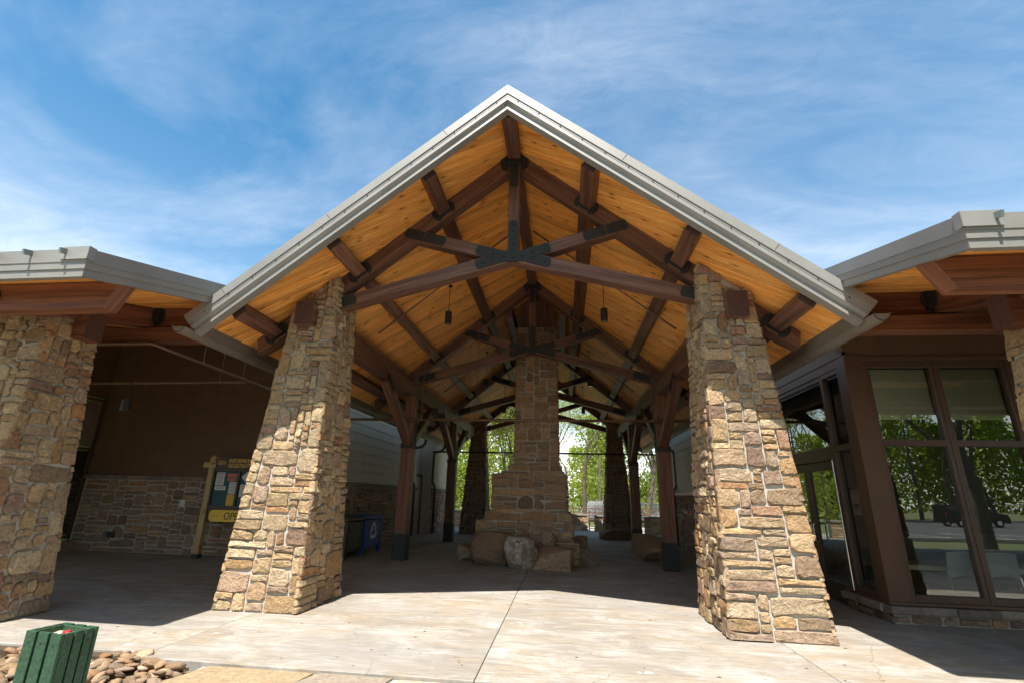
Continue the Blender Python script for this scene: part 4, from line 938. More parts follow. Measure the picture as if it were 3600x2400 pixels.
fr = MB(); bar(fr, XW + .02, XW + .14, 8.78, 12.2, 2.21, 2.42); bar(fr, XW + .02, XW + .14, 8.78, 12.2, 3.53, 3.6); bar(fr, XW + .02, XW + .14, 10.9, 10.98, 0, 3.6)
tr_ = fr.build('transom_window', M['frame'], RW)
for ya, yb in ((8.78, 10.9), (10.98, 12.2)):
    b = MB(); b.add([(XW + .07, yb, 2.42), (XW + .07, ya, 2.42), (XW + .07, ya, 3.53), (XW + .07, yb, 3.53)], [[0, 1, 2, 3]]); b.build('pane', M['glass'], tr_)
for ya, yb, hy in ((8.79, 9.835, 9.72), (9.845, 10.89, 9.96)):
    d = MB(); X0 = XW + .05
    bar(d, X0, X0 + .05, ya, ya + .10, .01, 2.2); bar(d, X0, X0 + .05, yb - .10, yb, .01, 2.2); bar(d, X0, X0 + .05, ya + .1, yb - .1, .01, .30); bar(d, X0, X0 + .05, ya + .1, yb - .1, 2.06, 2.2)
    do = d.build('door', M['doorframe'], RW)
    b = MB(); b.add([(X0 + .025, yb - .1, .3), (X0 + .025, ya + .1, .3), (X0 + .025, ya + .1, 2.06), (X0 + .025, yb - .1, 2.06)], [[0, 1, 2, 3]]); b.build('pane', M['glass'], do)
    b = MB(); b.tube([(X0, hy, 1.18), (X0 - .06, hy, 1.18), (X0 - .075, hy, 1.165), (X0 - .075, hy, .905), (X0 - .06, hy, .89), (X0, hy, .89)], .013, 8); b.build('handle', M['chrome'], do, smooth=True)
b = MB(); b.tube([(XW + .0, 8.79, .05), (XW + .0, 8.79, 2.2)], .012, 8); b.build('door_edge_strip', M['chrome'], RW)
# taupe wall beyond the doors, towards the lake
SWR2 = wall_box('far_side_wall', 4.78, 5.3, 13.2, 20.6, 0, 3.9, M['tan_siding'], RW)
siding(SWR2, (4.78, 20.6, 0), (0, -1, 0), 7.4, 1.84, 3.9, M['tan_siding'], .26, (-1, 0, 0)); wall_box('return_wall', 4.78, 5.15, 13.0, 13.2, 0, 3.9, M['tan_siding'], RW)
stone_face(SWR2, (4.72, 20.6, 0), (4.72, 13.2, 0), (4.72, 13.2, 1.66), (4.72, 20.6, 1.66), rx, M['stone_wall'], .055, (4, 12), (2, 4), .024, .012, (False, True), True)
wall_box('wainscot_backing', 4.725, 4.78, 13.2, 20.6, 0, 1.68, M['mortar'], SWR2); wall_box('wainscot_cap', 4.66, 4.78, 13.2, 20.6, 1.68, 1.77, M['cap'], SWR2)
downspout(RW, 4.76, 18.6, -1)
wall_box('far_lit_wall', 4.62, 5.3, 20.62, 21.3, 0, 3.6, M['tan_siding'], RW)
# room behind the glass
wall_box('room_floor', XW + .1, 14, YW + .3, 12.9, -.05, .012, M['interior_floor'], RW)
wall_box('room_back_wall', XW + .2, 14, 12.9, 13.0, 0, 4.6, M['interior'], RW); wall_box('room_end_wall', 13.9, 14, 8.2, 12.9, 0, 4.6, M['interior'], RW)
wall_box('room_ceiling', XW + .2, 14, 8.15, 12.9, 3.75, 3.8, M['interior'], RW)
wall_box('reception_desk', 6.2, 9.5, 10.9, 11.4, .012, 1.05, M['interior'], RW)
ct = thing('counter_table', 'pale wooden counter behind the right window, with two white chairs', 'table', (6.9, 8.95, .012))
b = MB(); b.box(5.5, 9.4, 8.62, 9.3, .606, .676, .006); b.build('table_top', M['table'], ct)
for x in (5.7, 8.8):
    b = MB(); b.box(x - .03, x + .03, 8.95, 9.05, .012, .60); b.build('leg', M['steel'], ct)
b = MB(); b.box(5.6, 9.3, 9.2, 9.24, .1, .60); b.build('modesty_panel', M['trim'], ct)
def chair(x, y, label):
    c = thing('side_chair', label, 'chair', (x, y, .012), 'white chairs behind the window')
    b = MB(); K = 8; rows = []
    vs = []; nb = 9
    for side in (0, 1):
        for r_ in range(5):
            for q in range(nb):
                t = q / (nb - 1) * 2 - 1; wv = .23 - .02 * r_ / 4; z = .56 + .36 * r_ / 4 - (.05 * cos(t * pi / 2) if r_ == 0 else 0) * -1 - (.02 * t * t * (1 if r_ == 4 else 0))
                vs.append((x + t * wv, y - .20 - .05 * r_ / 4 - .05 * (1 - t * t) + side * .012, z))
    fs = []
    for side in (0, 1):
        o_ = side * 5 * nb
        for r_ in range(4):
            for q in range(nb - 1): fs.append([o_ + r_ * nb + q, o_ + r_ * nb + q + 1, o_ + (r_ + 1) * nb + q + 1, o_ + (r_ + 1) * nb + q][::1 if side == 0 else -1])
    b.add(vs, fs); b.build('backrest', M['chair'], c, smooth=True)
    b = MB(); b.prism([(x + .22 * cos(k * pi / 6), y + .20 * sin(k * pi / 6), .44) for k in range(12)], (0, 0, .02)); b.build('seat', M['steel'], c)
    for q in (-1, 1):
        b = MB(); b.tube([(x + q * .22, y - .21, .60), (x + q * .24, y - .28, .012)], .011, 6); b.build('leg', M['chrome'], c)
        b = MB(); b.tube([(x + q * .21, y - .18, .45), (x + q * .23, y + .2, .45), (x + q * .24, y + .25, .42), (x + q * .25, y + .26, .012)], .011, 6); b.build('leg', M['chrome'], c)
chair(6.36, 8.42, 'white mesh-back chair left of the window mullion'); chair(6.83, 8.43, 'white mesh-back chair right of the window mullion')

# ================================================================== LIGHTS, PIPES
def lamp(x, y, zb, zt, ztop, r, label):
    t = thing('pendant_light', label, 'pendant light', (x, y, zb), 'bronze cylinder pendant lights')
    b = MB(); n = 20
    b.tube([(x, y, zb + .02), (x, y, zt)], r, n); b.build('lamp_body', M['lampbody'], t, smooth=False)
    b = MB(); K = n
    ring = lambda rr_, z: [(x + cos(2 * pi * k / K) * rr_, y + sin(2 * pi * k / K) * rr_, z) for k in range(K)]
    vs = ring(r, zb + .025) + ring(r, zb) + ring(r * .86, zb) + ring(r * .86, zb + .015); b.add(vs, [[j * K + i, j * K + (i + 1) % K, (j + 1) * K + (i + 1) % K, (j + 1) * K + i] for j in range(3) for i in range(K)]); b.build('lamp_rim', M['lampbody'], t)
    b = MB(); b.tube([(x, y, zb + .004), (x, y, zb + .018)], r * .84, n); b.build('lens', M['lens'], t)
    b = MB(); b.tube([(x, y, zt), (x, y, ztop)], .008, 6); b.build('hanging_rod', M['lampbody'], t)
    b = MB(); b.tube([(x, y, ztop - .03), (x, y, ztop + .005)], .05, 10); b.build('canopy', M['lampbody'], t)
for k, (y, zb, zt) in enumerate(((9.65, 5.0, 5.27), (14.9, 4.79, 5.03), (20.0, 4.8, 5.04))):
    for s_ in (-1, 1):
        x = s_ * (1.65, 1.62, 1.62)[k]
        where = ('left', 'right')[(s_ + 1) // 2]; which = ('in the front bay of the pavilion, nearest the entrance', 'in the middle bay, beside the chimney', 'in the far bay, beyond the chimney')[k]
        lamp(x, y, zb, zt, ZD - SLOPE * abs(x), .072, 'bronze pendant light on the %s %s' % (where, which))
lamp(-7.18, 8.0, 2.83, 3.03, zdl(8.0), .085, 'bronze pendant light hanging in the dark porch left of the entrance')
def pipe(label, paths, r=.03, mat='pipe', hangers=()):
    t = thing('sprinkler_pipe', label, 'pipe', paths[0][0], 'sprinkler pipes')
    for p in paths: b = MB(); b.tube(p, r, 8); b.build('pipe_run', M[mat], t, smooth=True)
    for p0, p1 in hangers:
        b = MB(); b.tube([p0, p1], .008, 5); b.build('hanger_rod', M[mat], t)
        p0 = Vector(p0); b = MB(); b.tube([p0 + Vector((-.02, 0, 0)), p0 + Vector((.02, 0, 0))], r * 1.35, 8); b.build('pipe_clamp', M[mat], t)
pipe('brown sprinkler main crossing between the two front timber posts', [[(-5.0, 12.1, 3.32), (4.75, 12.1, 3.32)]], .034, 'pipe', (((-2.81, 12.1, 3.33), (-2.81, 12.1, 4.9)), ((2.93, 12.1, 3.33), (2.93, 12.1, 4.85)), ((-1.4, 12.1, 3.33), (-1.4, 12.1, 6.05)), ((.55, 12.1, 3.33), (.55, 12.1, 3.5))))
pipe('dark sprinkler main crossing the far bay behind the chimney', [[(-4.7, 20.6, 3.25), (-.4, 20.6, 3.25)], [(.6, 20.6, 3.25), (4.7, 20.6, 3.25)]], .035, 'darkpipe')
for s_, nm in ((-1, 'left'), (1, 'right')):
    pt = lambda x, y, d: (s_ * (x - sth * d), y, ZD - SLOPE * x - cth * d)
    pipe('thin sprinkler branch under the front-bay ceiling on the %s slope' % nm, [[pt(.35, 9.0, .22), pt(3.05, 9.0, .22)]], .018, 'pipe', ((pt(2.75, 9.0, .22), pt(2.75, 9.0, .0)),))
    pipe('thin sprinkler branch along the second truss on the %s slope' % nm, [[pt(1.15, 12.05, .12), pt(3.05, 12.05, .12)]], .016, 'pipe', ((pt(1.2, 12.05, .12), pt(1.2, 12.05, 0)),))
    pipe('thin sprinkler branch in the middle bay on the %s slope' % nm, [[pt(.9, 14.8, .2), pt(3.05, 14.8, .2)]], .018, 'pipe', ((pt(2.6, 14.8, .2), pt(2.6, 14.8, 0)),))
pipe('brown sprinkler pipe running back under the left porch roof', [[(-6.9, 6.48, 3.62), (-5.55, 6.48, 3.62), (-5.48, 6.5, 3.61), (-5.35, 6.8, 3.56), (-5.3, 9.4, 3.52), (-5.3, 11.6, 3.52)], [(-8.9, 8.7, 3.5), (-5.32, 8.62, 3.5)]], .024, 'pipe', (((-5.33, 7.4, 3.56), (-5.33, 7.4, 4.3)), ((-5.9, 8.63, 3.5), (-5.9, 8.63, 4.6)), ((-5.42, 8.62, 3.5), (-5.42, 8.62, 4.6))))
pipe('brown sprinkler pipe elbow above the right window', [[(6.6, 7.2, 4.1), (6.6, 7.2, 3.86), (6.63, 7.2, 3.83), (8.5, 7.2, 3.83)]], .022, 'pipe')

# ================================================================== SIGN
SG = thing('information_sign', 'information board with yellow timber post, brown header and yellow open sign', 'sign', (-7.57, 11.17, 0))
ys = 11.10
def post(x):
    b = MB(); b.beam((x, 11.17, .02), (x, 11.17, 2.22), .14, .14, Vector((1, 0, 0)), Vector((0, 1, 0)), .008)
    b.add([(x - .07, 11.10, 2.22), (x + .07, 11.10, 2.22), (x + .07, 11.24, 2.22), (x - .07, 11.24, 2.22), (x - .025, 11.145, 2.285), (x + .025, 11.145, 2.285), (x + .025, 11.195, 2.285), (x - .025, 11.195, 2.285)], [[0, 1, 5, 4], [1, 2, 6, 5], [2, 3, 7, 6], [3, 0, 4, 7], [4, 5, 6, 7]], [[(0, 0), (.1, 0), (.1, .1), (0, .1)]] * 5)
    p = b.build('sign_post', M['post_wood'], SG)
    b = MB(); b.box(x - .075, x + .075, 11.088, 11.245, 0, .09); b.build('post_shoe', M['steel'], p)
    for q in (-.03, .03):
        b = MB(); b.tube([(x + q, 11.088, .11), (x + q, 11.08, .11)], .012, 6); b.build('bolt', M['steel'], p)
post(-7.565); post(-6.07)
b = MB(); b.prism([(-7.76, 11.06, 2.0), (-7.42, 11.06, 2.0), (-7.45, 11.06, 2.05), (-7.45, 11.06, 2.12), (-7.74, 11.06, 2.12)], (0, .04, 0)); b.build('cross_arm', M['post_wood'], SG)
b = MB(); b.prism([(-7.40, 11.09, 1.99), (-6.17, 11.09, 1.99), (-6.14, 11.09, 2.1), (-6.2, 11.09, 2.235), (-7.40, 11.09, 2.235), (-7.48, 11.09, 2.16), (-7.48, 11.09, 2.06)], (0, .05, 0)); hd = b.build('header_panel', M['signbrown'], SG)
text_mesh('lettering', 'INFORMATION', .132, (-7.13, 11.089, 2.117), (1, 0, 0), (0, 0, 1), M['lettering'], hd, .004, .80)
text_mesh('lettering', 'REGISTRATION', .132, (-7.13, 11.089, 2.005), (1, 0, 0), (0, 0, 1), M['lettering'], hd, .004, .80)
b = MB(); ap = [(-7.40, 2.115), (-7.345, 2.165), (-7.345, 2.14), (-7.22, 2.14), (-7.22, 2.09), (-7.345, 2.09), (-7.345, 2.065)]
for i in range(len(ap)): a_, c_ = ap[i], ap[(i + 1) % len(ap)]; b.beam((a_[0], 11.086, a_[1]), (c_[0], 11.086, c_[1]), .008, .012, Vector((0, 1, 0)), None, 0)
b.build('arrow_symbol', M['lettering'], hd)
b = MB()
for za, zb in ((1.085, 1.145), (1.925, 1.975)): b.box(-7.47, -6.15, 11.07, 11.16, za, zb)
for xa, xb in ((-7.47, -7.43), (-6.835, -6.785), (-6.19, -6.15)): b.box(xa, xb, 11.07, 11.16, 1.145, 1.925)
b.box(-7.43, -6.19, 11.14, 11.16, 1.145, 1.925); nb_ = b.build('notice_case', M['signbrown'], SG)
b = MB(); b.box(-7.43, -6.835, 11.12, 11.139, 1.145, 1.925); b.box(-6.785, -6.19, 11.12, 11.139, 1.145, 1.925); pb_ = b.build('pin_board', M['boardblue'], SG)
def paper(x0, z0, x1, z1, mat, lines=0, poly=None):
    b = MB()
    b.prism([(p[0], 11.1195, p[1]) for p in (poly or [(x0, z0), (x1, z0), (x1, z1), (x0, z1)])], (0, -.003, 0)); o = b.build('notice_sheet', M[mat], pb_)
    if lines:
        b = MB()
        for k in range(lines): z = z1 - (z1 - z0) * (k + 1) / (lines + 1.2); q = (x1 - x0) * (.12 + .1 * ((k * 7) % 3) / 2); b.box(x0 + q, x1 - q, 11.1140, 11.1155, z, z + .009)
        b.build('print', M['ink'], pb_)
paper(-7.405, 1.60, -7.19, 1.895, 'paper', 9); paper(-7.40, 1.49, -7.12, 1.585, 'paper', 2); paper(-7.12, 1.79, -6.87, 1.875, 'paperred', 1); paper(-7.11, 1.70, -6.89, 1.775, 'paperred', 1)
paper(-7.04, 1.41, -6.85, 1.68, 'paper', 7); paper(-7.05, 1.15, -6.85, 1.395, 'paperyellow', 0)
text_mesh('print', 'THE POWER', .034, (-7.035, 1.0, 1.36), (1, 0, 0), (0, 0, 1), M['blackink'], pb_, .0005)
for o in list(pb_.children):
    if o.name.startswith('print') and o.data.vertices and abs(o.data.vertices[0].co.y) > 5: pass
paper(0, 0, 0, 0, 'paper', 0, [(-6.77, 1.8), (-6.62, 1.66), (-6.48, 1.8), (-6.62, 1.93)]); paper(-6.76, 1.35, -6.5, 1.63, 'paper', 6)
b = MB(); b.box(-7.49, -6.14, 11.15, 11.19, .80, 1.085); b.build('back_panel', M['signbrown'], SG)
rc_ = .09; xa, xb, za, zb = -7.40, -6.22, .80, 1.055; pts = []
for cx_, cz_, a0 in ((xb - rc_, za + rc_, -90), (xb - rc_, zb - rc_, 0), (xa + rc_, zb - rc_, 90), (xa + rc_, za + rc_, 180)):
    for k in range(5): a = radians(a0 + k * 22.5); pts.append((cx_ + cos(a) * rc_, 11.10, cz_ + sin(a) * rc_))
b = MB(); b.prism(pts, (0, .04, 0)); op = b.build('open_sign', M['signyellow'], SG)
b = MB(); b.box(xa + .01, xb - .01, 11.0965, 11.0985, .921, .926); b.build('seam', M['blackink'], op)
text_mesh('lettering', 'OPEN', .235, (-7.03, 11.097, .845), (1, 0, 0), (0, 0, 1), M['blackink'], op, .003, .85)

# ================================================================== BINS
def bin_(label, y0, y1, mat, recycle):
    X0, X1, z1 = -4.93, -4.30, .95; t = thing('waste_bin', label, 'waste bin', ((X0 + X1) / 2, (y0 + y1) / 2, 0), 'bin enclosures by the left wall')
    b = MB(); b.box(X0 + .02, X1 - .03, y0 + .03, y1 - .03, .16, z1 - .12); b.build('body', M[mat], t)
    for xx in (X0 + .04, X1 - .05):
        for yy in (y0 + .05, y1 - .05): b = MB(); b.box(xx - .045, xx + .045, yy - .045, yy + .045, 0, z1 - .11, .004); b.build('leg', M[mat], t)
    b = MB(); b.box(X1 - .028, X1 - .008, y0 + .12, y1 - .12, .22, z1 - .17, .004); d = b.build('door', M[mat], t)
    b = MB(); b.tube([(X1 + .006, y0 + .2, .6), (X1 + .006, y0 + .2, .68)], .01, 6); b.build('latch', M['steel'], d)
    b = MB(); b.box(X0 - .03, X1 + .02, y0 - .02, y1 + .02, z1 - .09, z1 - .03, .006); b.build('lid', M[mat], t)
    b = MB(); b.box(X0 + .05, X1 - .1, y0 + .1, y1 - .1, z1 - .03, z1, .006); b.build('lid_panel', M[mat], t)
    if recycle:
        yc, zc_ = (y0 + y1) / 2 + .02, .54
        for k in range(3):
            a = 2 * pi * k / 3; m2 = MB(); rot = lambda p: (X1 - .0065, yc + p[0] * cos(a) - p[1] * sin(a), zc_ + p[0] * sin(a) + p[1] * cos(a))
            s = .235 / .2
            for q in ([(-.055, .2), (.03, .2), (-.045, .085), (-.115, .105)], [(.05, .195), (.11, .10), (.16, .13), (.13, .02), (.02, .03), (.06, .06), (.005, .165)]):
                m2.prism([rot((p[0] * s, p[1] * s)) for p in q], (.003, 0, 0))
            m2.build('recycling_arrow', M['white'], d)
bin_('dark brown steel bin enclosure beside the left entrance pillar', 11.75, 12.72, 'brownbin', False)
bin_('blue recycling bin with white arrows beside the brown bin', 12.86, 14.1, 'blue', True)

# litter / ash bin with sand, front left
LB = thing('slatted_ash_bin', 'green slatted ash bin filled with sand among river rocks', 'ash bin', (-2.17, 2.92, 0))
x0, x1, y0, y1, zt = -2.31, -2.03, 2.815, 3.025, .70
b = MB()
for (xa, xb, ya, yb) in ((x0 + .022, x0 + .035, y0 + .022, y1 - .022), (x1 - .035, x1 - .022, y0 + .022, y1 - .022), (x0 + .035, x1 - .035, y0 + .022, y0 + .035), (x0 + .035, x1 - .035, y1 - .035, y1 - .022)): b.box(xa, xb, ya, yb, zt - .12, zt - .004, .002)
b.build('inner_frame', M['green'], LB)
for k in range(3):
    o_ = k * .0995 + .002; oy = k * .056
    for (xa, xb, ya, yb) in ((x0 + o_, x0 + o_ + .078, y0, y0 + .022), (x0 + o_, x0 + o_ + .078, y1 - .022, y1), (x0, x0 + .022, y0 + .0235 + oy, y0 + .0235 + oy + .047), (x1 - .022, x1, y0 + .0235 + oy, y0 + .0235 + oy + .047)):
        b = MB(); b.box(xa, xb, ya, yb, -.05, zt, .003); sl_o = b.build('slat', M['green'], LB)
        cx_, cy_2 = (xa + xb) / 2, (ya + yb) / 2
        if ya == y0 or xb == x1:
            nn = Vector((0, -1, 0)) if ya == y0 else Vector((1, 0, 0)); p = Vector((cx_, ya if ya == y0 else cy_2, zt - .055)) if ya == y0 else Vector((xb, cy_2, zt - .055))
            b = MB(); b.tube([p + nn * .0005, p + nn * .002], .007, 6); b.build('screw', M['steel'], sl_o)
b = MB(); b.box(x0 + .05, x1 - .05, y0 + .05, y1 - .05, -.03, .3); b.build('inner_can', M['green'], LB)
sm_ = MB(); n = 12; vs = []
for i in range(n + 1):
    for j in range(n + 1):
        u, v = i / n, j / n; vs.append((x0 + .035 + u * (x1 - x0 - .07), y0 + .035 + v * (y1 - y0 - .07), zt - .035 + .016 * mnoise.noise(Vector((u * 4, v * 4, 2)))))
sm_.add(vs, [[i * (n + 1) + j, (i + 1) * (n + 1) + j, (i + 1) * (n + 1) + j + 1, i * (n + 1) + j + 1] for i in range(n) for j in range(n)]); sm_.build('sand_fill', M['sand'], LB, smooth=True)
LB.rotation_euler = (0, 0, -radians(9))
cw = rock_mesh(55, (.022, .014, .008), 3, .9, 2.6, None, .4); cw.materials.append(M['red']); o = link('candy_wrapper', cw); o.location = (-2.155, 2.93, zt - .021); tag(o, 'crumpled red wrapper lying on the sand in the green bin', 'wrapper')
cw = rock_mesh(56, (.014, .01, .008), 2, .6, 2.2, None, .4); cw.materials.append(M['white']); o = link('paper_scrap', cw); o.location = (-2.18, 2.91, zt - .024); tag(o, 'white paper scrap beside the red wrapper in the green bin', 'paper scrap')

# ================================================================== BACKGROUND
rl = random.Random(303)
def low_wall(x0, x1, y, z1, label):
    t = thing('low_stone_wall', label, 'wall', ((x0 + x1) / 2, y, 0), 'low terrace walls')
    b = MB(); b.box(x0 + .03, x1 - .03, y + .03, y + .4, -.1, z1 - .02); b.build('mortar_core', M['mortar'], t)
    stone_face(t, (x0, y + .03, 0), (x1, y + .03, 0), (x1, y + .03, z1 - .06), (x0, y + .03, z1 - .06), rl, M['stone'], .06, (4, 11), (2, 4), .035, .010, (True, True), True)
    x = x0 - .03
    while x < x1:
        w = rl.uniform(.5, .9); b = MB(); b.box(x + .006, min(x1 + .04, x + w) - .006, y - .04, y + .44, z1 - .055, z1 + .03, .012); b.build('capstone', M['cap'], t); x += w
low_wall(-2.2, 1.95, 26.0, .74, 'sunlit low stone wall beyond the pavilion, left of the rusty gate'); low_wall(2.28, 4.4, 25.6, .72, 'sunlit low stone wall beyond the pavilion, right of the rusty gate')
low_wall(4.5, 8.5, 24.6, .75, 'low stone wall beside the far right pillar'); low_wall(-8, -2.9, 26.3, .75, 'low stone wall beyond the far left pillar')
gt = thing('garden_gate', 'rusty barred gate between the two low stone walls', 'gate', (2.11, 25.9, 0))
b = MB(); b.box(2.0, 2.05, 25.85, 25.9, 0, 1.0); b.build('gate_post', M['rust'], gt)
for k in range(7): b = MB(); b.box(2.05, 2.28, 25.87, 25.89, .1 + k * .1, .125 + k * .1); b.build('gate_bar', M['rust'], gt)
rlg = thing('terrace_railing', 'rusty two-bar railing behind the low stone wall', 'railing', (2, 28, 0))
for k in range(7): x = -1 + k * 1.15; b = MB(); b.box(x - .03, x + .03, 28, 28.06, -.1, 1.02); b.build('railing_post', M['rust'], rlg)
for z in (.78, .99): b = MB(); b.box(-1, 5.9, 28.0, 28.05, z, z + .045); b.build('rail', M['rust'], rlg)
ht = thing('picnic_shelter', 'low building with grey shingle roof beyond the terrace', 'building', (4.6, 42, -1))
b = MB(); b.box(2.6, 8.6, 40.8, 45, -1.2, .25); b.build('wall', M['tan_siding'], ht)
b = MB(); b.prism([(1.9, 40.2, .12), (9.3, 40.2, .12), (8.2, 43, 1.35), (2.9, 43, 1.35)], (0, .01, -.12)); b.prism([(2.9, 43, 1.35), (8.2, 43, 1.35), (9.3, 45.8, .12), (1.9, 45.8, .12)], (0, .01, -.12)); b.add([(1.9, 40.2, .1), (2.9, 43, 1.33), (1.9, 45.8, .1), (9.3, 40.2, .1), (8.2, 43, 1.33), (9.3, 45.8, .1)], [[0, 1, 2], [3, 5, 4]]); b.build('roof', M['roofgrey'], ht)

# ---- trees
def grow(b, p, d, L, r, depth, rng, tips, spread=.55, up=.12):
    pts = [p]; rs = [r]; n = 4
    for k in range(n):
        d = (d + Vector((rng.uniform(-1, 1), rng.uniform(-1, 1), rng.uniform(-.4, 1))) * .13 + Vector((0, 0, up * .3))).normalized(); p = p + d * (L / n); pts.append(p); rs.append(r * (1 - .45 * (k + 1) / n))
    b.tube(pts, rs, 7 if r > .06 else 5, caps=False)
    if depth <= 1: tips.extend(pts[1:])
    if depth == 0: return
    for k in range(rng.randint(2, 3)):
        a = Vector((rng.uniform(-1, 1), rng.uniform(-1, 1), rng.uniform(-.1, .8))).normalized(); i = rng.randint(2, 4)
        grow(b, pts[i], (d * (1 - spread) + a * spread + Vector((0, 0, up))).normalized(), L * rng.uniform(.55, .8), rs[i] * rng.uniform(.55, .75), depth - 1, rng, tips, spread, up)
def tree_meshes(seed, h, r, leafmat, nleaf, leafsize, clump, depth=4, trunk=.32, spread=.55, low=False):
    rng = random.Random(seed); b = MB(); tips = []
    grow(b, Vector((0, 0, -.2)), Vector((rng.uniform(-.06, .06), rng.uniform(-.06, .06), 1)), h * trunk, r, depth, rng, tips, spread)
    if low:
        for k in range(10):
            z = h * (.12 + .05 * k); a = rng.uniform(0, 6.28); L = h * (.3 - .018 * k); p = Vector((0, 0, z))
            for q in range(6): tips.append(p + Vector((cos(a), sin(a), .05)) * (L * q / 5))
    bm_ = MB()
    lv = MB()
    for k in range(nleaf):
        c = rng.choice(tips) + Vector((rng.gauss(0, clump), rng.gauss(0, clump), rng.gauss(0, clump * .8)))
        n_ = Vector((rng.gauss(0, 1), rng.gauss(0, 1), rng.gauss(0, 1) + .5)).normalized(); a = n_.orthogonal().normalized(); a.rotate(Matrix.Rotation(rng.uniform(0, 6.28), 3, n_)); c2 = n_.cross(a); s = leafsize * rng.uniform(.6, 1.4)
        lv.add([c - a * s, c - c2 * s * .5, c + a * s, c + c2 * s * .5], [[0, 1, 2, 3]])
    def me(mb, name, mat): m_ = bpy.data.meshes.new(name); m_.from_pydata(mb.v, [], mb.f); m_.materials.append(mat); return m_
    mt = me(b, 'trunk', M['bark']); mt.polygons.foreach_set('use_smooth', [True] * len(mt.polygons)); return mt, me(lv, 'crown', leafmat)
TK = {'maple': tree_meshes(4, 15, .17, M['leaf'], 20000, .045, .7, 5, .36, .5, True), 'oak': tree_meshes(9, 16, .21, M['leafdark'], 32000, .055, .95, 5, .40), 'cedar': tree_meshes(14, 11, .2, M['cedar'], 20000, .065, .42, 5, .42, .6, True)}
def tree(name, kind, x, y, z, sc, rot, label, group):
    t = thing(name, label, 'tree', (x, y, z), group); t.scale = (sc, sc, sc * (1.0)); t.rotation_euler = (0, 0, rot)
    for part, me in zip(('trunk', 'crown'), TK[kind]): o = bpy.data.objects.new(part, me); COL.objects.link(o); o.parent = t
bt = 'trees beyond the pavilion'
bl = ['leafy tree left of the far left pillar, hidden mostly by the porch building', 'slim tree in the wood straight behind the chimney', 'leafy tree seen past the right timber post', 'tall tree in the wood at the far right behind the glazed building', 'tall tree in the wood at the far left behind the porch building', 'tree deep in the wood behind the shingle roof', 'short leafy tree between the chimney and the forked maple', 'leafy tree left of the chimney, behind the cedar', 'small leafy tree just left of the far right pillar']
tree('cedar_tree', 'cedar', -2.3, 34.0, -.2, .95, .3, 'yellow-green cedar seen between the far left pillar and the chimney', bt)
tree('cedar_tree', 'cedar', -5.4, 36.0, -.2, 1.0, 2.3, 'yellow-green cedar left of the far left pillar', bt)
tree('cedar_tree', 'cedar', 5.9, 33.0, -.2, .95, 4.0, 'yellow-green cedar right of the far right pillar', bt)
tree('maple_tree', 'maple', 2.1, 36.0, -.3, 1.05, 1.1, 'thin forked maple just right of the chimney', bt)
tree('maple_tree', 'maple', 3.9, 47.0, -.3, 1.1, 3.0, 'leaning maple behind the grey shingle roof', bt)
for k, (x, y, sc) in enumerate(((-9, 44, 1.1), (-1, 52, 1.2), (8.5, 45, 1.1), (12, 52, 1.2), (-14, 50, 1.2), (6, 54, 1.2), (1.2, 46, .9), (-4, 45, 1.0), (5.2, 39.2, .8))): tree('maple_tree', 'maple', x, y, -.4, sc, k * 1.7, bl[k], bt)
ft = 'trees along the road behind the viewer'
ol = ['oak on the verge, third to the right along the road', 'oak on the verge, fourth to the right along the road', 'oak farthest right on the verge by the road', 'oak on the verge nearest behind the viewer to the right', 'oak on the verge behind the viewer to the left', 'oak farthest left on the verge by the road']
tree('oak_tree', 'oak', 15.2, -9.0, -.1, 1.25, .6, 'tall oak on the verge, mirrored in the right window', ft)
tree('oak_tree', 'oak', 18.6, -8.4, -.1, 1.2, 2.9, 'leaning oak on the verge, mirrored right of the mullion', ft)
for k, (x, y, sc) in enumerate(((24, -10, 1.1), (30, -9.5, 1.2), (38, -11, 1.1), (9, -10.5, 1.2), (-6, -12, 1.1), (-20, -11, 1.2))): tree('oak_tree', 'oak', x, y, -.1, sc, k * 2.1 + .4, ol[k], ft)
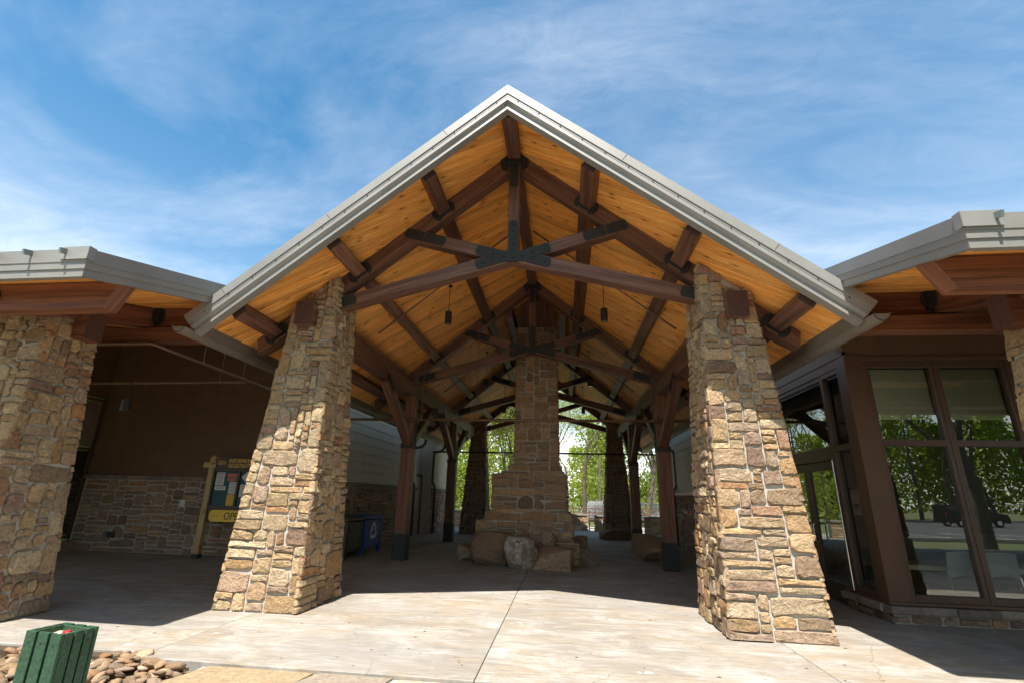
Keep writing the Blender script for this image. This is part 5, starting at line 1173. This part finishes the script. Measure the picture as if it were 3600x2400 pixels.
def wood_mass(name, cx, cy, x0, x1, y0, y1, hmin, hmax, n, size, mat, seed):
    rng = random.Random(seed); b = MB()
    nt = int((x1 - x0) / 1.5); tr = [(rng.uniform(x0, x1), rng.uniform(y0, y1), rng.uniform(hmin, hmax), rng.uniform(2.2, 4.2)) for _ in range(nt)]
    for k in range(n):
        x, y, h, w = tr[k % nt]; t = rng.random() ** .8; z = h * (.05 + .95 * t); rr_ = w * (1.15 - .75 * t) * sqrt(rng.random()); a = rng.uniform(0, 6.28)
        c = Vector((x + rr_ * cos(a), y + rr_ * sin(a), z)); n_ = Vector((rng.gauss(0, 1), rng.gauss(0, 1), rng.gauss(0, 1))).normalized(); p = n_.orthogonal().normalized(); p.rotate(Matrix.Rotation(rng.uniform(0, 6.28), 3, n_)); q = n_.cross(p); s = size * rng.uniform(.5, 1.4)
        b.add([c - p * s, c - q * s * .6, c + p * s, c + q * s * .6], [[0, 1, 2, 3]])
    b.build(name, mat, kind='stuff')
wood_mass('woodland', 0, 70, -45, 55, 56, 84, 8, 15, 100000, .24, M['leaf'], 1)
wood_mass('undergrowth', 0, 70, -30, 35, 50, 58, 2, 5, 16000, .22, M['leaf'], 3)
wood_mass('roadside_woodland', 0, -70, -20, 100, -72, -55, 12, 20, 150000, .25, M['leafdark'], 2)
for k in range(26):
    x = -20 + k * 4.4 + R0.uniform(-1, 1); b = MB(); 
    if k == 0: tw = MB()
    tw.tube([(x, -57 + R0.uniform(-1, 3), -.2), (x + R0.uniform(-.5, .5), -57, 6), (x + R0.uniform(-1.5, 1.5), -57, 12)], [.25, .2, .1], 6)
tw.build('woodland_trunks', M['bark'], kind='stuff')
# dark van parked across the lot (mirrored in the window)
VN = thing('parked_van', 'dark parked van across the lot, mirrored in the right window', 'van', (36.5, -34.5, -.09)); vx, vy, vz = 34.2, -35.4, -.09
side = [(0, .35), (.0, 1.05), (.12, 1.75), (.35, 1.88), (3.0, 1.88), (3.75, 1.25), (4.75, 1.1), (4.9, .8), (4.9, .35)]
b = MB(); b.prism([(vx + p[0], vy, vz + p[1]) for p in side], (0, 1.85, 0)); b.build('body', M['vanpaint'], VN)
for yy in (vy - .006, vy + 1.851): b = MB(); b.prism([(vx + p[0], yy, vz + p[1]) for p in ((.2, 1.15), (.3, 1.7), (2.95, 1.7), (3.5, 1.2))], (0, .005, 0)); b.build('side_window', M['carglass'], VN)
for xx in (1.0, 3.95):
    for yy in (vy - .02, vy + 1.65):
        b = MB(); b.tube([(vx + xx, yy, vz + .34), (vx + xx, yy + .22, vz + .34)], .34, 16); w_ = b.build('wheel', M['rubber'], VN)
        b = MB(); b.tube([(vx + xx, yy - .005, vz + .34), (vx + xx, yy + .225, vz + .34)], .2, 12); b.build('rim', M['chrome'], w_)
for yy in (vy + .05, vy + 1.6): b = MB(); b.box(vx - .012, vx + .02, yy, yy + .2, vz + .9, vz + 1.3); b.build('tail_lamp', M['carlamp'], VN)
